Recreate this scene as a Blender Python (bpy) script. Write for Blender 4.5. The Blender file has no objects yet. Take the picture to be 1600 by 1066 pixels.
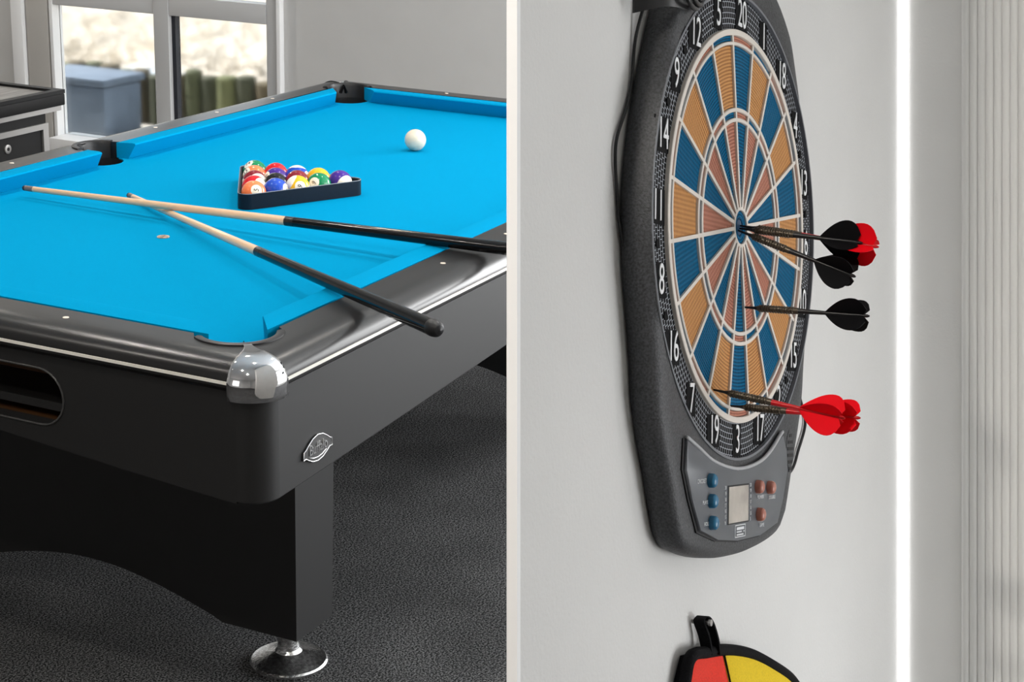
import bpy, bmesh, math, random
from mathutils import Vector, Matrix

PI = math.pi
SC = bpy.context.scene
COL = SC.collection
random.seed(7)

# ------------------------------------------------------------------ camera
ZB = 0.765                      # height of the slate bed over the floor
F_PX = 2750.0                   # focal length in pixels of a 1600 px wide frame
CAM_R = Matrix(((0.43639, -0.89934, 0.02739), (-0.25619, -0.15338, -0.95438), (0.86251, 0.40947, -0.29734)))
cam_data = bpy.data.cameras.new('camera')
cam_data.sensor_width = 36.0
cam_data.lens = F_PX / 1600.0 * 36.0
cam_data.clip_start = 0.05
cam = bpy.data.objects.new('camera', cam_data)
COL.objects.link(cam)
right_v, down_v, fwd_v = [Vector(CAM_R[i]) for i in range(3)]
rotm = Matrix((right_v, -down_v, -fwd_v)).transposed().to_4x4()
CAM_C = Vector((-2.3611, -1.6374, 0.9121 + ZB))
cam.matrix_world = Matrix.Translation(CAM_C) @ rotm
SC.camera = cam

# ------------------------------------------------------------------ light and exposure
SC.view_settings.view_transform = 'Standard'
SC.view_settings.look = 'None'
SC.view_settings.gamma = 1.0
SC.view_settings.use_curve_mapping = False
SC.view_settings.exposure = 0.0

world = bpy.data.worlds.new('sky')
SC.world = world
world.use_nodes = True
bg = world.node_tree.nodes['Background']
bg.inputs[0].default_value = (0.86, 0.93, 1.0, 1)
bg.inputs[1].default_value = 1.6

sun_d = bpy.data.lights.new('sun', 'SUN')
sun_d.energy = 9.0
sun_d.angle = math.radians(3)
sun_d.color = (1.0, 0.97, 0.93)
sun = bpy.data.objects.new('sun', sun_d)
sun.rotation_euler = Vector((0.05, -0.8, -0.75)).to_track_quat('-Z', 'Y').to_euler()
COL.objects.link(sun)


def area(name, loc, direction, sx, sy, power, color=(1, 1, 1)):
    d = bpy.data.lights.new(name, 'AREA')
    d.shape = 'RECTANGLE'
    d.size = sx
    d.size_y = sy
    d.energy = power
    d.color = color
    o = bpy.data.objects.new(name, d)
    o.location = loc
    o.rotation_euler = Vector(direction).to_track_quat('-Z', 'Y').to_euler()
    COL.objects.link(o)
    return o


# daylight entering through the big windows of the right and back walls
YR = -2.75                      # inner face of the right wall
WIN_R = [(-0.55, 0.32, 0.05, 1.15), (0.75, 3.45, 0.35, 2.25)]        # x0, x1, z0, z1 in wall_right; low one added to light the dart wall
for i, (x0, x1, z0, z1) in enumerate(WIN_R):
    area('window_daylight', ((x0 + x1) / 2, YR - 0.12, (z0 + z1) / 2), (0, 1, -0.08), x1 - x0, z1 - z0, (18.5, 105)[i])
area('window_daylight', (4.24, -1.7, 1.30), (-1, 0.12, -0.05), 1.8, 1.9, 170)
area('window_daylight', (-5.05, 0.9, 1.35), (1, 0, -0.1), 1.6, 1.5, 6, (1.0, 0.60, 0.32))  # unseen warm lamplight behind the camera, not daylight

# ------------------------------------------------------------------ materials


def new_mat(name):
    m = bpy.data.materials.new(name)
    m.use_nodes = True
    nt = m.node_tree
    return m, nt, nt.nodes['Principled BSDF']


def mat(name, color, rough=0.5, metal=0.0, spec=0.5, coat=0.0, noise=0.0, nscale=40.0, bump=0.0, bscale=None,
        sheen=0.0, trans=0.0, ior=1.45, stretch=None):
    m, nt, b = new_mat(name)
    b.inputs['Base Color'].default_value = (*color, 1)
    b.inputs['Roughness'].default_value = rough
    b.inputs['Metallic'].default_value = metal
    b.inputs['Specular IOR Level'].default_value = spec
    b.inputs['Coat Weight'].default_value = coat
    b.inputs['Coat Roughness'].default_value = 0.08
    b.inputs['IOR'].default_value = ior
    b.inputs['Transmission Weight'].default_value = trans
    if sheen:
        b.inputs['Sheen Weight'].default_value = sheen
        b.inputs['Sheen Roughness'].default_value = 0.4
    if noise or bump:
        tc = nt.nodes.new('ShaderNodeTexCoord')
        mp = nt.nodes.new('ShaderNodeMapping')
        if stretch:
            mp.inputs['Scale'].default_value = stretch
        nt.links.new(tc.outputs['Object'], mp.inputs['Vector'])
        n = nt.nodes.new('ShaderNodeTexNoise')
        n.inputs['Scale'].default_value = nscale
        n.inputs['Detail'].default_value = 5
        nt.links.new(mp.outputs[0], n.inputs['Vector'])
        if noise:
            r = nt.nodes.new('ShaderNodeMapRange')
            r.inputs['From Min'].default_value = 0.3
            r.inputs['From Max'].default_value = 0.7
            r.inputs['To Min'].default_value = 1 - noise
            r.inputs['To Max'].default_value = 1 + noise
            mx = nt.nodes.new('ShaderNodeMix')
            mx.data_type = 'RGBA'
            mx.blend_type = 'MULTIPLY'
            mx.inputs['Factor'].default_value = 1
            mx.inputs['A'].default_value = (*color, 1)
            nt.links.new(n.outputs['Fac'], r.inputs['Value'])
            nt.links.new(r.outputs[0], mx.inputs['B'])
            nt.links.new(mx.outputs['Result'], b.inputs['Base Color'])
        if bump:
            n2 = n
            if bscale:
                n2 = nt.nodes.new('ShaderNodeTexNoise')
                n2.inputs['Scale'].default_value = bscale
                n2.inputs['Detail'].default_value = 3
                nt.links.new(mp.outputs[0], n2.inputs['Vector'])
            bp = nt.nodes.new('ShaderNodeBump')
            bp.inputs['Strength'].default_value = bump
            bp.inputs['Distance'].default_value = 0.003
            nt.links.new(n2.outputs['Fac'], bp.inputs['Height'])
            nt.links.new(bp.outputs[0], b.inputs['Normal'])
    return m


M = {}
M['wall'] = mat('wall_paint', (0.56, 0.555, 0.545), 0.85, noise=0.02, nscale=6, bump=0.12, bscale=260)
M['dart_wall'] = mat('wall_plaster', (0.72, 0.715, 0.70), 0.8, noise=0.025, nscale=5, bump=0.25, bscale=220)
M['end_wall'] = mat('end_wall_paint', (0.86, 0.855, 0.835), 0.8, noise=0.02, nscale=5, bump=0.1, bscale=220)
M['white'] = mat('white_lacquer', (0.86, 0.86, 0.86), 0.35)
M['white_trim'] = mat('white_trim_paint', (0.93, 0.93, 0.93), 0.4)
M['frame'] = mat('window_frame_grey', (0.55, 0.55, 0.55), 0.4)
M['gasket'] = mat('rubber_gasket', (0.02, 0.022, 0.03), 0.6)
M['ceiling'] = mat('ceiling_paint', (0.78, 0.78, 0.77), 0.9)
M['cloth'] = mat('blue_cloth', (0.0, 0.255, 0.485), 0.95, spec=0.02, noise=0.05, nscale=700, bump=0.1, bscale=1500)
M['black_wood'] = mat('black_woodgrain', (0.009, 0.009, 0.0093), 0.5, spec=0.6, noise=0.25, nscale=60, stretch=(4, 4, 90), bump=0.06)
M['black_rail'] = mat('black_rail_laminate', (0.014, 0.014, 0.0145), 0.28, spec=0.5, noise=0.1, nscale=300)
M['black_leg'] = mat('black_leg_laminate', (0.009, 0.009, 0.0093), 0.5, spec=0.6, noise=0.2, nscale=60, stretch=(4, 4, 60))
M['inlay'] = mat('ivory_inlay', (0.80, 0.78, 0.72), 0.35)
M['sight'] = mat('pearl_sight', (0.85, 0.74, 0.62), 0.25)
M['chrome'] = mat('chrome', (0.82, 0.82, 0.83), 0.06, metal=1.0)
M['foot_chrome'] = mat('brushed_foot_chrome', (0.74, 0.74, 0.74), 0.22, metal=1.0, noise=0.45, nscale=160, bump=0.3)
M['pewter'] = mat('pewter_badge', (0.16, 0.16, 0.16), 0.4, metal=1.0)
M['pewter_hi'] = mat('polished_pewter', (0.62, 0.62, 0.62), 0.34, metal=1.0)
M['liner'] = mat('pocket_rubber', (0.012, 0.012, 0.013), 0.38)
M['shaft'] = mat('maple_shaft', (0.76, 0.50, 0.31), 0.32, coat=0.4, noise=0.08, nscale=30, stretch=(1, 1, 0.05))
M['ferrule'] = mat('grey_ferrule', (0.16, 0.13, 0.12), 0.4)
M['tip'] = mat('cue_leather', (0.015, 0.03, 0.05), 0.8)
M['butt'] = mat('black_lacquer', (0.004, 0.004, 0.0045), 0.16, spec=0.3, coat=0.15, noise=0.3, nscale=90, bump=0.03)
M['joint'] = mat('black_joint', (0.01, 0.01, 0.01), 0.3)
M['bumper'] = mat('rubber_bumper', (0.015, 0.015, 0.016), 0.35, spec=0.35)
M['rack'] = mat('black_rack_plastic', (0.005, 0.009, 0.017), 0.38, spec=0.25, noise=0.1, nscale=120)
M['ivory'] = mat('ball_ivory', (0.74, 0.66, 0.52), 0.1, coat=0.3)
M['ink'] = mat('black_ink', (0.01, 0.01, 0.01), 0.25)
M['abs'] = mat('speckled_abs', (0.052, 0.054, 0.058), 0.5, spec=0.4, noise=0.45, nscale=420, bump=0.25, bscale=500)
M['spider'] = mat('ivory_spider', (0.78, 0.72, 0.65), 0.4)
M['pad'] = mat('black_pad', (0.004, 0.004, 0.005), 0.7, spec=0.12)
M['digit'] = mat('white_digit', (0.86, 0.87, 0.88), 0.5)
M['panel'] = mat('panel_grey', (0.11, 0.12, 0.135), 0.3, noise=0.05, nscale=30)
M['gap'] = mat('dark_gap', (0.006, 0.006, 0.007), 0.6)
M['lcd'] = mat('lcd_glass', (0.50, 0.46, 0.41), 0.08, noise=0.25, nscale=22)
M['btn_blue'] = mat('blue_button', (0.03, 0.16, 0.29), 0.25)
M['btn_pink'] = mat('pink_button', (0.46, 0.18, 0.13), 0.25)
M['print'] = mat('white_print', (0.78, 0.80, 0.82), 0.5)
M['barrel'] = mat('brass_brown_barrel', (0.085, 0.068, 0.048), 0.38, metal=0.6)
M['black_plastic'] = mat('black_plastic', (0.007, 0.007, 0.008), 0.4)
M['red_plastic'] = mat('red_plastic', (0.62, 0.004, 0.010), 0.35)
M['black_flight'] = mat('black_flight', (0.005, 0.005, 0.006), 0.6, spec=0.15)
M['red_flight'] = mat('red_flight', (0.92, 0.003, 0.012), 0.6, spec=0.12)
M['cable'] = mat('black_cable', (0.015, 0.015, 0.016), 0.35)
M['red_fabric'] = mat('red_fabric', (0.80, 0.035, 0.015), 0.85, noise=0.12, nscale=500, bump=0.3)
M['yellow_fabric'] = mat('yellow_fabric', (0.80, 0.56, 0.01), 0.85, noise=0.1, nscale=500, bump=0.3)
M['piping'] = mat('black_piping', (0.008, 0.008, 0.009), 0.8, spec=0.1, noise=0.3, nscale=600, bump=0.5)
M['box_black'] = mat('black_cabinet', (0.008, 0.008, 0.0085), 0.5, spec=0.3, noise=0.1, nscale=50)
M['alu'] = mat('grey_aluminium', (0.42, 0.41, 0.40), 0.38, metal=0.7)
M['tray'] = mat('grey_tray', (0.22, 0.21, 0.20), 0.45, noise=0.3, nscale=9, stretch=(1, 8, 1))
M['paving'] = mat('pale_paving', (0.66, 0.62, 0.56), 0.9, noise=0.15, nscale=8)
M['sand'] = mat('dune_sand', (0.55, 0.50, 0.43), 0.95, noise=0.4, nscale=5)
M['straw'] = mat('dry_grass', (0.70, 0.65, 0.57), 0.9, noise=0.45, nscale=3)
M['timber'] = [mat('weathered_timber', c, 0.85, noise=0.3, nscale=20) for c in
               ((0.085, 0.095, 0.05), (0.13, 0.14, 0.065), (0.06, 0.065, 0.04), (0.11, 0.09, 0.055))]
M['reed'] = mat('fluted_panel_paint', (0.80, 0.795, 0.775), 0.6)


def emit(name, color, strength):
    m, nt, b = new_mat(name)
    b.inputs['Base Color'].default_value = (*color, 1)
    b.inputs['Emission Color'].default_value = (*color, 1)
    b.inputs['Emission Strength'].default_value = strength
    return m


M['lamp'] = emit('downlight_glow', (1.0, 0.82, 0.62), 12.0)
M['led'] = emit('light_strip', (1.0, 1.0, 1.0), 2.1)  # glow for a brightly lit reveal, not a lamp


def carpet_mat():
    m, nt, b = new_mat('charcoal_carpet')
    tc = nt.nodes.new('ShaderNodeTexCoord')
    n1 = nt.nodes.new('ShaderNodeTexNoise')
    n1.inputs['Scale'].default_value = 235
    n1.inputs['Detail'].default_value = 2
    n1.inputs['Roughness'].default_value = 0.8
    n2 = nt.nodes.new('ShaderNodeTexNoise')
    n2.inputs['Scale'].default_value = 3.2
    n2.inputs['Detail'].default_value = 4
    for n in (n1, n2):
        nt.links.new(tc.outputs['Object'], n.inputs['Vector'])
    r1 = nt.nodes.new('ShaderNodeValToRGB')
    r1.color_ramp.elements[0].position = 0.45
    r1.color_ramp.elements[0].color = (0.004, 0.004, 0.0042, 1)
    r1.color_ramp.elements[1].position = 0.60
    r1.color_ramp.elements[1].color = (0.12, 0.12, 0.122, 1)
    nt.links.new(n1.outputs['Fac'], r1.inputs[0])
    r2 = nt.nodes.new('ShaderNodeMapRange')
    r2.inputs['From Min'].default_value = 0.3
    r2.inputs['From Max'].default_value = 0.7
    r2.inputs['To Min'].default_value = 0.75
    r2.inputs['To Max'].default_value = 1.3
    nt.links.new(n2.outputs['Fac'], r2.inputs['Value'])
    mx = nt.nodes.new('ShaderNodeMix')
    mx.data_type = 'RGBA'
    mx.blend_type = 'MULTIPLY'
    mx.inputs['Factor'].default_value = 1
    nt.links.new(r1.outputs[0], mx.inputs['A'])
    nt.links.new(r2.outputs[0], mx.inputs['B'])
    nt.links.new(mx.outputs['Result'], b.inputs['Base Color'])
    b.inputs['Roughness'].default_value = 1
    b.inputs['Specular IOR Level'].default_value = 0.1
    bp = nt.nodes.new('ShaderNodeBump')
    bp.inputs['Strength'].default_value = 0.55
    bp.inputs['Distance'].default_value = 0.002
    nt.links.new(n1.outputs['Fac'], bp.inputs['Height'])
    nt.links.new(bp.outputs[0], b.inputs['Normal'])
    return m


M['carpet'] = carpet_mat()


def glass_mat(name, tint, rough, fac):
    m = bpy.data.materials.new(name)
    m.use_nodes = True
    nt = m.node_tree
    nt.nodes.clear()
    out = nt.nodes.new('ShaderNodeOutputMaterial')
    refr = nt.nodes.new('ShaderNodeBsdfRefraction')
    refr.inputs['Color'].default_value = (*tint, 1)
    refr.inputs['Roughness'].default_value = rough
    refr.inputs['IOR'].default_value = 1.02
    gl = nt.nodes.new('ShaderNodeBsdfGlossy')
    gl.inputs['Roughness'].default_value = 0.02
    mix = nt.nodes.new('ShaderNodeMixShader')
    mix.inputs[0].default_value = fac
    nt.links.new(refr.outputs[0], mix.inputs[1])
    nt.links.new(gl.outputs[0], mix.inputs[2])
    nt.links.new(mix.outputs[0], out.inputs['Surface'])
    return m


M['glass'] = glass_mat('door_glass', (0.97, 0.98, 0.98), 0.50, 0.04)


def segment_mat(name, c1, c2):
    """Soft-tip target segment: rows of fine moulded holes."""
    m, nt, b = new_mat(name)
    tc = nt.nodes.new('ShaderNodeTexCoord')
    sep = nt.nodes.new('ShaderNodeSeparateXYZ')
    nt.links.new(tc.outputs['Object'], sep.inputs[0])

    def sine(sock, freq):
        mu = nt.nodes.new('ShaderNodeMath')
        mu.operation = 'MULTIPLY'
        mu.inputs[1].default_value = freq
        nt.links.new(sock, mu.inputs[0])
        s = nt.nodes.new('ShaderNodeMath')
        s.operation = 'SINE'
        nt.links.new(mu.outputs[0], s.inputs[0])
        return s.outputs[0]

    cmb = nt.nodes.new('ShaderNodeCombineXYZ')
    nt.links.new(sep.outputs[0], cmb.inputs[0])
    nt.links.new(sep.outputs[1], cmb.inputs[1])
    ln = nt.nodes.new('ShaderNodeVectorMath')
    ln.operation = 'LENGTH'
    nt.links.new(cmb.outputs[0], ln.inputs[0])
    s1 = sine(ln.outputs['Value'], 2 * PI / 0.0036)
    s2 = sine(sep.outputs[0], 2 * PI / 0.0046)
    ad = nt.nodes.new('ShaderNodeMath')
    ad.operation = 'MULTIPLY_ADD'
    ad.inputs[1].default_value = 0.55
    nt.links.new(s2, ad.inputs[0])
    nt.links.new(s1, ad.inputs[2])
    rp = nt.nodes.new('ShaderNodeMapRange')
    rp.inputs['From Min'].default_value = -0.9
    rp.inputs['From Max'].default_value = 0.6
    nt.links.new(ad.outputs[0], rp.inputs['Value'])
    mx = nt.nodes.new('ShaderNodeMix')
    mx.data_type = 'RGBA'
    mx.inputs['A'].default_value = (*c2, 1)
    mx.inputs['B'].default_value = (*c1, 1)
    nt.links.new(rp.outputs[0], mx.inputs['Factor'])
    nt.links.new(mx.outputs['Result'], b.inputs['Base Color'])
    b.inputs['Roughness'].default_value = 0.45
    b.inputs['Specular IOR Level'].default_value = 0.05
    bp = nt.nodes.new('ShaderNodeBump')
    bp.inputs['Strength'].default_value = 0.5
    bp.inputs['Distance'].default_value = 0.001
    nt.links.new(ad.outputs[0], bp.inputs['Height'])
    nt.links.new(bp.outputs[0], b.inputs['Normal'])
    return m


M['seg_blue'] = segment_mat('blue_segment', (0.003, 0.155, 0.32), (0.001, 0.045, 0.11))
M['seg_orange'] = segment_mat('orange_segment', (0.72, 0.37, 0.14), (0.38, 0.16, 0.06))
M['seg_pink'] = segment_mat('pink_segment', (0.60, 0.27, 0.19), (0.32, 0.12, 0.08))


def net_mat():
    """Catch ring: pale moulded net over black, laid out in polar rows."""
    m, nt, b = new_mat('catch_ring_net')
    tc = nt.nodes.new('ShaderNodeTexCoord')
    sep = nt.nodes.new('ShaderNodeSeparateXYZ')
    nt.links.new(tc.outputs['Object'], sep.inputs[0])
    at = nt.nodes.new('ShaderNodeMath')
    at.operation = 'ARCTAN2'
    nt.links.new(sep.outputs[1], at.inputs[0])
    nt.links.new(sep.outputs[0], at.inputs[1])
    cmb0 = nt.nodes.new('ShaderNodeCombineXYZ')
    nt.links.new(sep.outputs[0], cmb0.inputs[0])
    nt.links.new(sep.outputs[1], cmb0.inputs[1])
    ln = nt.nodes.new('ShaderNodeVectorMath')
    ln.operation = 'LENGTH'
    nt.links.new(cmb0.outputs[0], ln.inputs[0])
    ma = nt.nodes.new('ShaderNodeMath')
    ma.operation = 'MULTIPLY'
    ma.inputs[1].default_value = 0.225
    nt.links.new(at.outputs[0], ma.inputs[0])
    cmb = nt.nodes.new('ShaderNodeCombineXYZ')
    nt.links.new(ma.outputs[0], cmb.inputs[0])
    nt.links.new(ln.outputs['Value'], cmb.inputs[1])
    br = nt.nodes.new('ShaderNodeTexBrick')
    br.inputs['Scale'].default_value = 1.0
    br.inputs['Brick Width'].default_value = 0.0060
    br.inputs['Row Height'].default_value = 0.0056
    br.inputs['Mortar Size'].default_value = 0.00045
    br.inputs['Mortar Smooth'].default_value = 0.2
    br.inputs['Color1'].default_value = (0.004, 0.004, 0.005, 1)
    br.inputs['Color2'].default_value = (0.004, 0.004, 0.005, 1)
    br.inputs['Mortar'].default_value = (0.40, 0.42, 0.46, 1)
    nt.links.new(cmb.outputs[0], br.inputs['Vector'])
    nt.links.new(br.outputs['Color'], b.inputs['Base Color'])
    b.inputs['Specular IOR Level'].default_value = 0.12
    b.inputs['Roughness'].default_value = 0.7
    return m


M['net'] = net_mat()


def ball_mat(name, color, stripe):
    """Solid or striped ball: colour band about local Z, ivory number discs on local +X and -X."""
    m, nt, b = new_mat(name)
    tc = nt.nodes.new('ShaderNodeTexCoord')
    sep = nt.nodes.new('ShaderNodeSeparateXYZ')
    nt.links.new(tc.outputs['Object'], sep.inputs[0])

    def absgt(sock, v):
        a = nt.nodes.new('ShaderNodeMath')
        a.operation = 'ABSOLUTE'
        nt.links.new(sock, a.inputs[0])
        g = nt.nodes.new('ShaderNodeMath')
        g.operation = 'GREATER_THAN'
        g.inputs[1].default_value = v
        nt.links.new(a.outputs[0], g.inputs[0])
        return g.outputs[0]

    fac = absgt(sep.outputs[0], 0.0286 * 0.895)
    if stripe:
        g2 = absgt(sep.outputs[2], 0.0286 * 0.60)
        mxm = nt.nodes.new('ShaderNodeMath')
        mxm.operation = 'MAXIMUM'
        nt.links.new(fac, mxm.inputs[0])
        nt.links.new(g2, mxm.inputs[1])
        fac = mxm.outputs[0]
    mx = nt.nodes.new('ShaderNodeMix')
    mx.data_type = 'RGBA'
    mx.inputs['A'].default_value = (*color, 1)
    mx.inputs['B'].default_value = (0.86, 0.80, 0.68, 1)
    nt.links.new(fac, mx.inputs['Factor'])
    nt.links.new(mx.outputs['Result'], b.inputs['Base Color'])
    b.inputs['Roughness'].default_value = 0.12
    b.inputs['Specular IOR Level'].default_value = 0.3
    b.inputs['Coat Weight'].default_value = 0.25
    b.inputs['Coat Roughness'].default_value = 0.05
    return m


# ------------------------------------------------------------------ mesh helpers


def link(name, me, material, parent=None, smooth=False, matrix=None):
    o = bpy.data.objects.new(name, me)
    if material is not None and not me.materials:
        me.materials.append(material)
    if smooth:
        for p in me.polygons:
            p.use_smooth = True
    COL.objects.link(o)
    if parent is not None:
        o.parent = parent
    if matrix is not None:
        o.matrix_local = matrix
    return o


def from_bm(name, bm, material, parent=None, smooth=False, matrix=None, sharp=None):
    bmesh.ops.recalc_face_normals(bm, faces=bm.faces)
    me = bpy.data.meshes.new(name)
    bm.to_mesh(me)
    bm.free()
    if sharp is not None:
        for p in me.polygons:
            p.use_smooth = True
        me.set_sharp_from_angle(angle=math.radians(sharp))
    return link(name, me, material, parent, smooth, matrix)


def pyd(name, verts, faces, material, parent=None, smooth=False, matrix=None, sharp=None):
    bm = bmesh.new()
    vs = [bm.verts.new(v) for v in verts]
    for f in faces:
        try:
            bm.faces.new([vs[i] for i in f])
        except ValueError:
            pass
    return from_bm(name, bm, material, parent, smooth, matrix, sharp)


def bm_box(bm, lo, hi, mtx=None):
    vs = [bm.verts.new((x, y, z)) for x in (lo[0], hi[0]) for y in (lo[1], hi[1]) for z in (lo[2], hi[2])]
    for f in ((0, 1, 3, 2), (4, 6, 7, 5), (0, 4, 5, 1), (2, 3, 7, 6), (0, 2, 6, 4), (1, 5, 7, 3)):
        bm.faces.new([vs[i] for i in f])
    if mtx is not None:
        bmesh.ops.transform(bm, matrix=mtx, verts=vs)
    return vs


def box(name, lo, hi, material, parent=None, bevel=0.0, seg=2, matrix=None):
    bm = bmesh.new()
    bm_box(bm, lo, hi)
    if bevel:
        bmesh.ops.bevel(bm, geom=list(bm.edges), offset=bevel, segments=seg, affect='EDGES', profile=0.6)
        return from_bm(name, bm, material, parent, matrix=matrix, sharp=40)
    return from_bm(name, bm, material, parent, matrix=matrix)


def bm_loops(bm, loops, closed=True, cap0=False, cap1=False):
    rows = [[bm.verts.new(p) for p in lp] for lp in loops]
    n = len(rows[0])
    for a, b in zip(rows, rows[1:]):
        for i in range(n if closed else n - 1):
            j = (i + 1) % n
            try:
                bm.faces.new((a[i], a[j], b[j], b[i]))
            except ValueError:
                pass
    if cap0:
        bm.faces.new(rows[0])
    if cap1:
        bm.faces.new(rows[-1])
    return rows


def lathe(name, prof, material, parent=None, n=32, matrix=None, sharp=35, cap0=True, cap1=True):
    """Profile (r, z) turned about Z."""
    bm = bmesh.new()
    loops = [[(max(r, 1e-5) * math.cos(2 * PI * k / n), max(r, 1e-5) * math.sin(2 * PI * k / n), z) for k in range(n)] for r, z in prof]
    bm_loops(bm, loops, True, cap0, cap1)
    return from_bm(name, bm, material, parent, matrix=matrix, sharp=sharp)


def tube_bm(bm, pts, r, n=8, closed=False):
    pts = [Vector(p) for p in pts]
    m = len(pts)
    loops = []
    up = None
    for i, p in enumerate(pts):
        a = pts[(i - 1) % m] if closed or i > 0 else pts[i]
        b = pts[(i + 1) % m] if closed or i < m - 1 else pts[i]
        t = (b - a).normalized()
        if up is None:
            up = Vector((0, 0, 1)) if abs(t.z) < 0.9 else Vector((1, 0, 0))
        s = t.cross(up).normalized()
        up = s.cross(t).normalized()
        rr = r[i] if isinstance(r, (list, tuple)) else r
        loops.append([p + (s * math.cos(2 * PI * k / n) + up * math.sin(2 * PI * k / n)) * rr for k in range(n)])
    if closed:
        loops.append(loops[0])
        bm_loops(bm, loops, True)
        bmesh.ops.remove_doubles(bm, verts=bm.verts, dist=1e-7)
    else:
        bm_loops(bm, loops, True, True, True)


def tube(name, pts, r, material, parent=None, n=8, closed=False, matrix=None):
    bm = bmesh.new()
    tube_bm(bm, pts, r, n, closed)
    return from_bm(name, bm, material, parent, smooth=True, matrix=matrix)


def prism(name, poly, z0, z1, material, parent=None, bevel=0.0, matrix=None, sharp=40):
    bm = bmesh.new()
    a = [bm.verts.new((x, y, z0)) for x, y in poly]
    b = [bm.verts.new((x, y, z1)) for x, y in poly]
    n = len(poly)
    bm.faces.new(a[::-1])
    top = bm.faces.new(b)
    for i in range(n):
        j = (i + 1) % n
        bm.faces.new((a[i], a[j], b[j], b[i]))
    if bevel:
        bmesh.ops.bevel(bm, geom=list(top.edges), offset=bevel, segments=2, affect='EDGES', profile=0.6)
    return from_bm(name, bm, material, parent, matrix=matrix, sharp=sharp)


def smooth_path(pts, n=8, closed=False):
    """Catmull-Rom resampling of 2D or 3D points."""
    pts = [Vector(p) for p in pts]
    m = len(pts)
    out = []
    for i in range(m if closed else m - 1):
        p0 = pts[(i - 1) % m] if closed or i > 0 else pts[0]
        p1, p2 = pts[i], pts[(i + 1) % m]
        p3 = pts[(i + 2) % m] if closed or i + 2 < m else pts[-1]
        for k in range(n):
            t = k / n
            out.append(0.5 * ((2 * p1) + (p2 - p0) * t + (2 * p0 - 5 * p1 + 4 * p2 - p3) * t * t + (3 * p1 - p0 - 3 * p2 + p3) * t ** 3))
    if not closed:
        out.append(pts[-1])
    return out


def text_mesh(s, size, sx=1.0, extrude=0.0, spacing=1.0):
    cu = bpy.data.curves.new('lettering', 'FONT')
    cu.body = s
    cu.size = size
    cu.align_x = 'CENTER'
    cu.align_y = 'CENTER'
    cu.extrude = extrude
    cu.resolution_u = 3
    cu.space_character = spacing
    o = bpy.data.objects.new('lettering_source', cu)
    COL.objects.link(o)
    dg = bpy.context.evaluated_depsgraph_get()
    me = bpy.data.meshes.new_from_object(o.evaluated_get(dg))
    bpy.data.objects.remove(o)
    bpy.data.curves.remove(cu)
    me.materials.clear()
    me.transform(Matrix.Diagonal((sx, 1, 1, 1)))
    return me


def thing(name, label, cat, loc=(0, 0, 0), group=None, matrix=None):
    o = bpy.data.objects.new(name, None)
    o.empty_display_size = 0.05
    COL.objects.link(o)
    o.location = loc
    if matrix is not None:
        o.matrix_world = matrix
    tag(o, label, cat, group)
    return o


def tag(o, label, cat, group=None):
    o['label'] = label
    o['category'] = cat
    if group:
        o['group'] = group
    return o


def structure(o, label=None):
    o['kind'] = 'structure'
    if label:
        o['label'] = label
    return o


# ------------------------------------------------------------------ room shell
XW = 4.15                 # window wall
CEIL = 2.6
structure(box('floor', (-5.0, YR, -0.12), (XW + 0.12, 5.2, 0.0), M['carpet']), 'dark charcoal carpeted floor')
structure(box('ceiling', (-5.0, YR, CEIL), (XW + 0.15, 5.2, CEIL + 0.12), M['ceiling']), 'white ceiling above the games room')
structure(box('wall_left', (-5.0, 5.2, -0.1), (XW + 0.15, 5.35, CEIL), M['wall']), 'light grey wall beyond the black cabinet')
# rear wall behind the camera has an opening for the warm lamplight
bm = bmesh.new()
bm_box(bm, (-5.15, YR, -0.1), (-5.0, 0.05, CEIL))
bm_box(bm, (-5.15, 1.75, -0.1), (-5.0, 5.2, CEIL))
bm_box(bm, (-5.15, 0.05, 2.15), (-5.0, 1.75, CEIL))
bm_box(bm, (-5.15, 0.05, -0.1), (-5.0, 1.75, 0.55))
structure(from_bm('wall_rear', bm, M['wall']), 'grey wall behind the viewer')
bm = bmesh.new()
xs = [-5.0] + [v for w in WIN_R for v in w[:2]] + [XW + 0.15]
for i in range(0, len(xs), 2):
    bm_box(bm, (xs[i], YR - 0.15, -0.1), (xs[i + 1], YR, CEIL))
for x0, x1, z0, z1 in WIN_R:
    bm_box(bm, (x0, YR - 0.15, -0.1), (x1, YR, z0))
    bm_box(bm, (x0, YR - 0.15, z1), (x1, YR, CEIL))
structure(from_bm('wall_right', bm, M['wall']), 'grey wall with large daylight windows')
# window wall: opening for the glazed door, y 2.614..3.862
YA, YB, ZT = 2.614, 3.862, 2.15
bm = bmesh.new()
bm_box(bm, (XW, -0.8, -0.1), (XW + 0.045, YA, CEIL))
bm_box(bm, (XW, YR, -0.1), (XW + 0.15, -2.6, CEIL))
bm_box(bm, (XW, -2.6, -0.1), (XW + 0.15, -0.8, 0.35))
bm_box(bm, (XW, -2.6, 2.25), (XW + 0.15, -0.8, CEIL))
bm_box(bm, (XW, YB, -0.1), (XW + 0.045, 5.2, CEIL))
bm_box(bm, (XW, YA, ZT), (XW + 0.045, YB, CEIL))
structure(from_bm('wall_back', bm, M['wall']), 'plain grey wall beside the glazed door')

# glazed door in the window wall
win = structure(thing('window_1', 'tall glazed patio door with grey mullion behind the pool table', 'window', (XW, 3.24, 0)))
del win['category']


def wbox(name, y0, y1, z0, z1, m, d0=-0.02, d1=0.045, parent=win, bev=0.004):
    return box(name, (d0, y0 - 3.24, z0), (d1, y1 - 3.24, z1), m, parent, bevel=bev)


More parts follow.
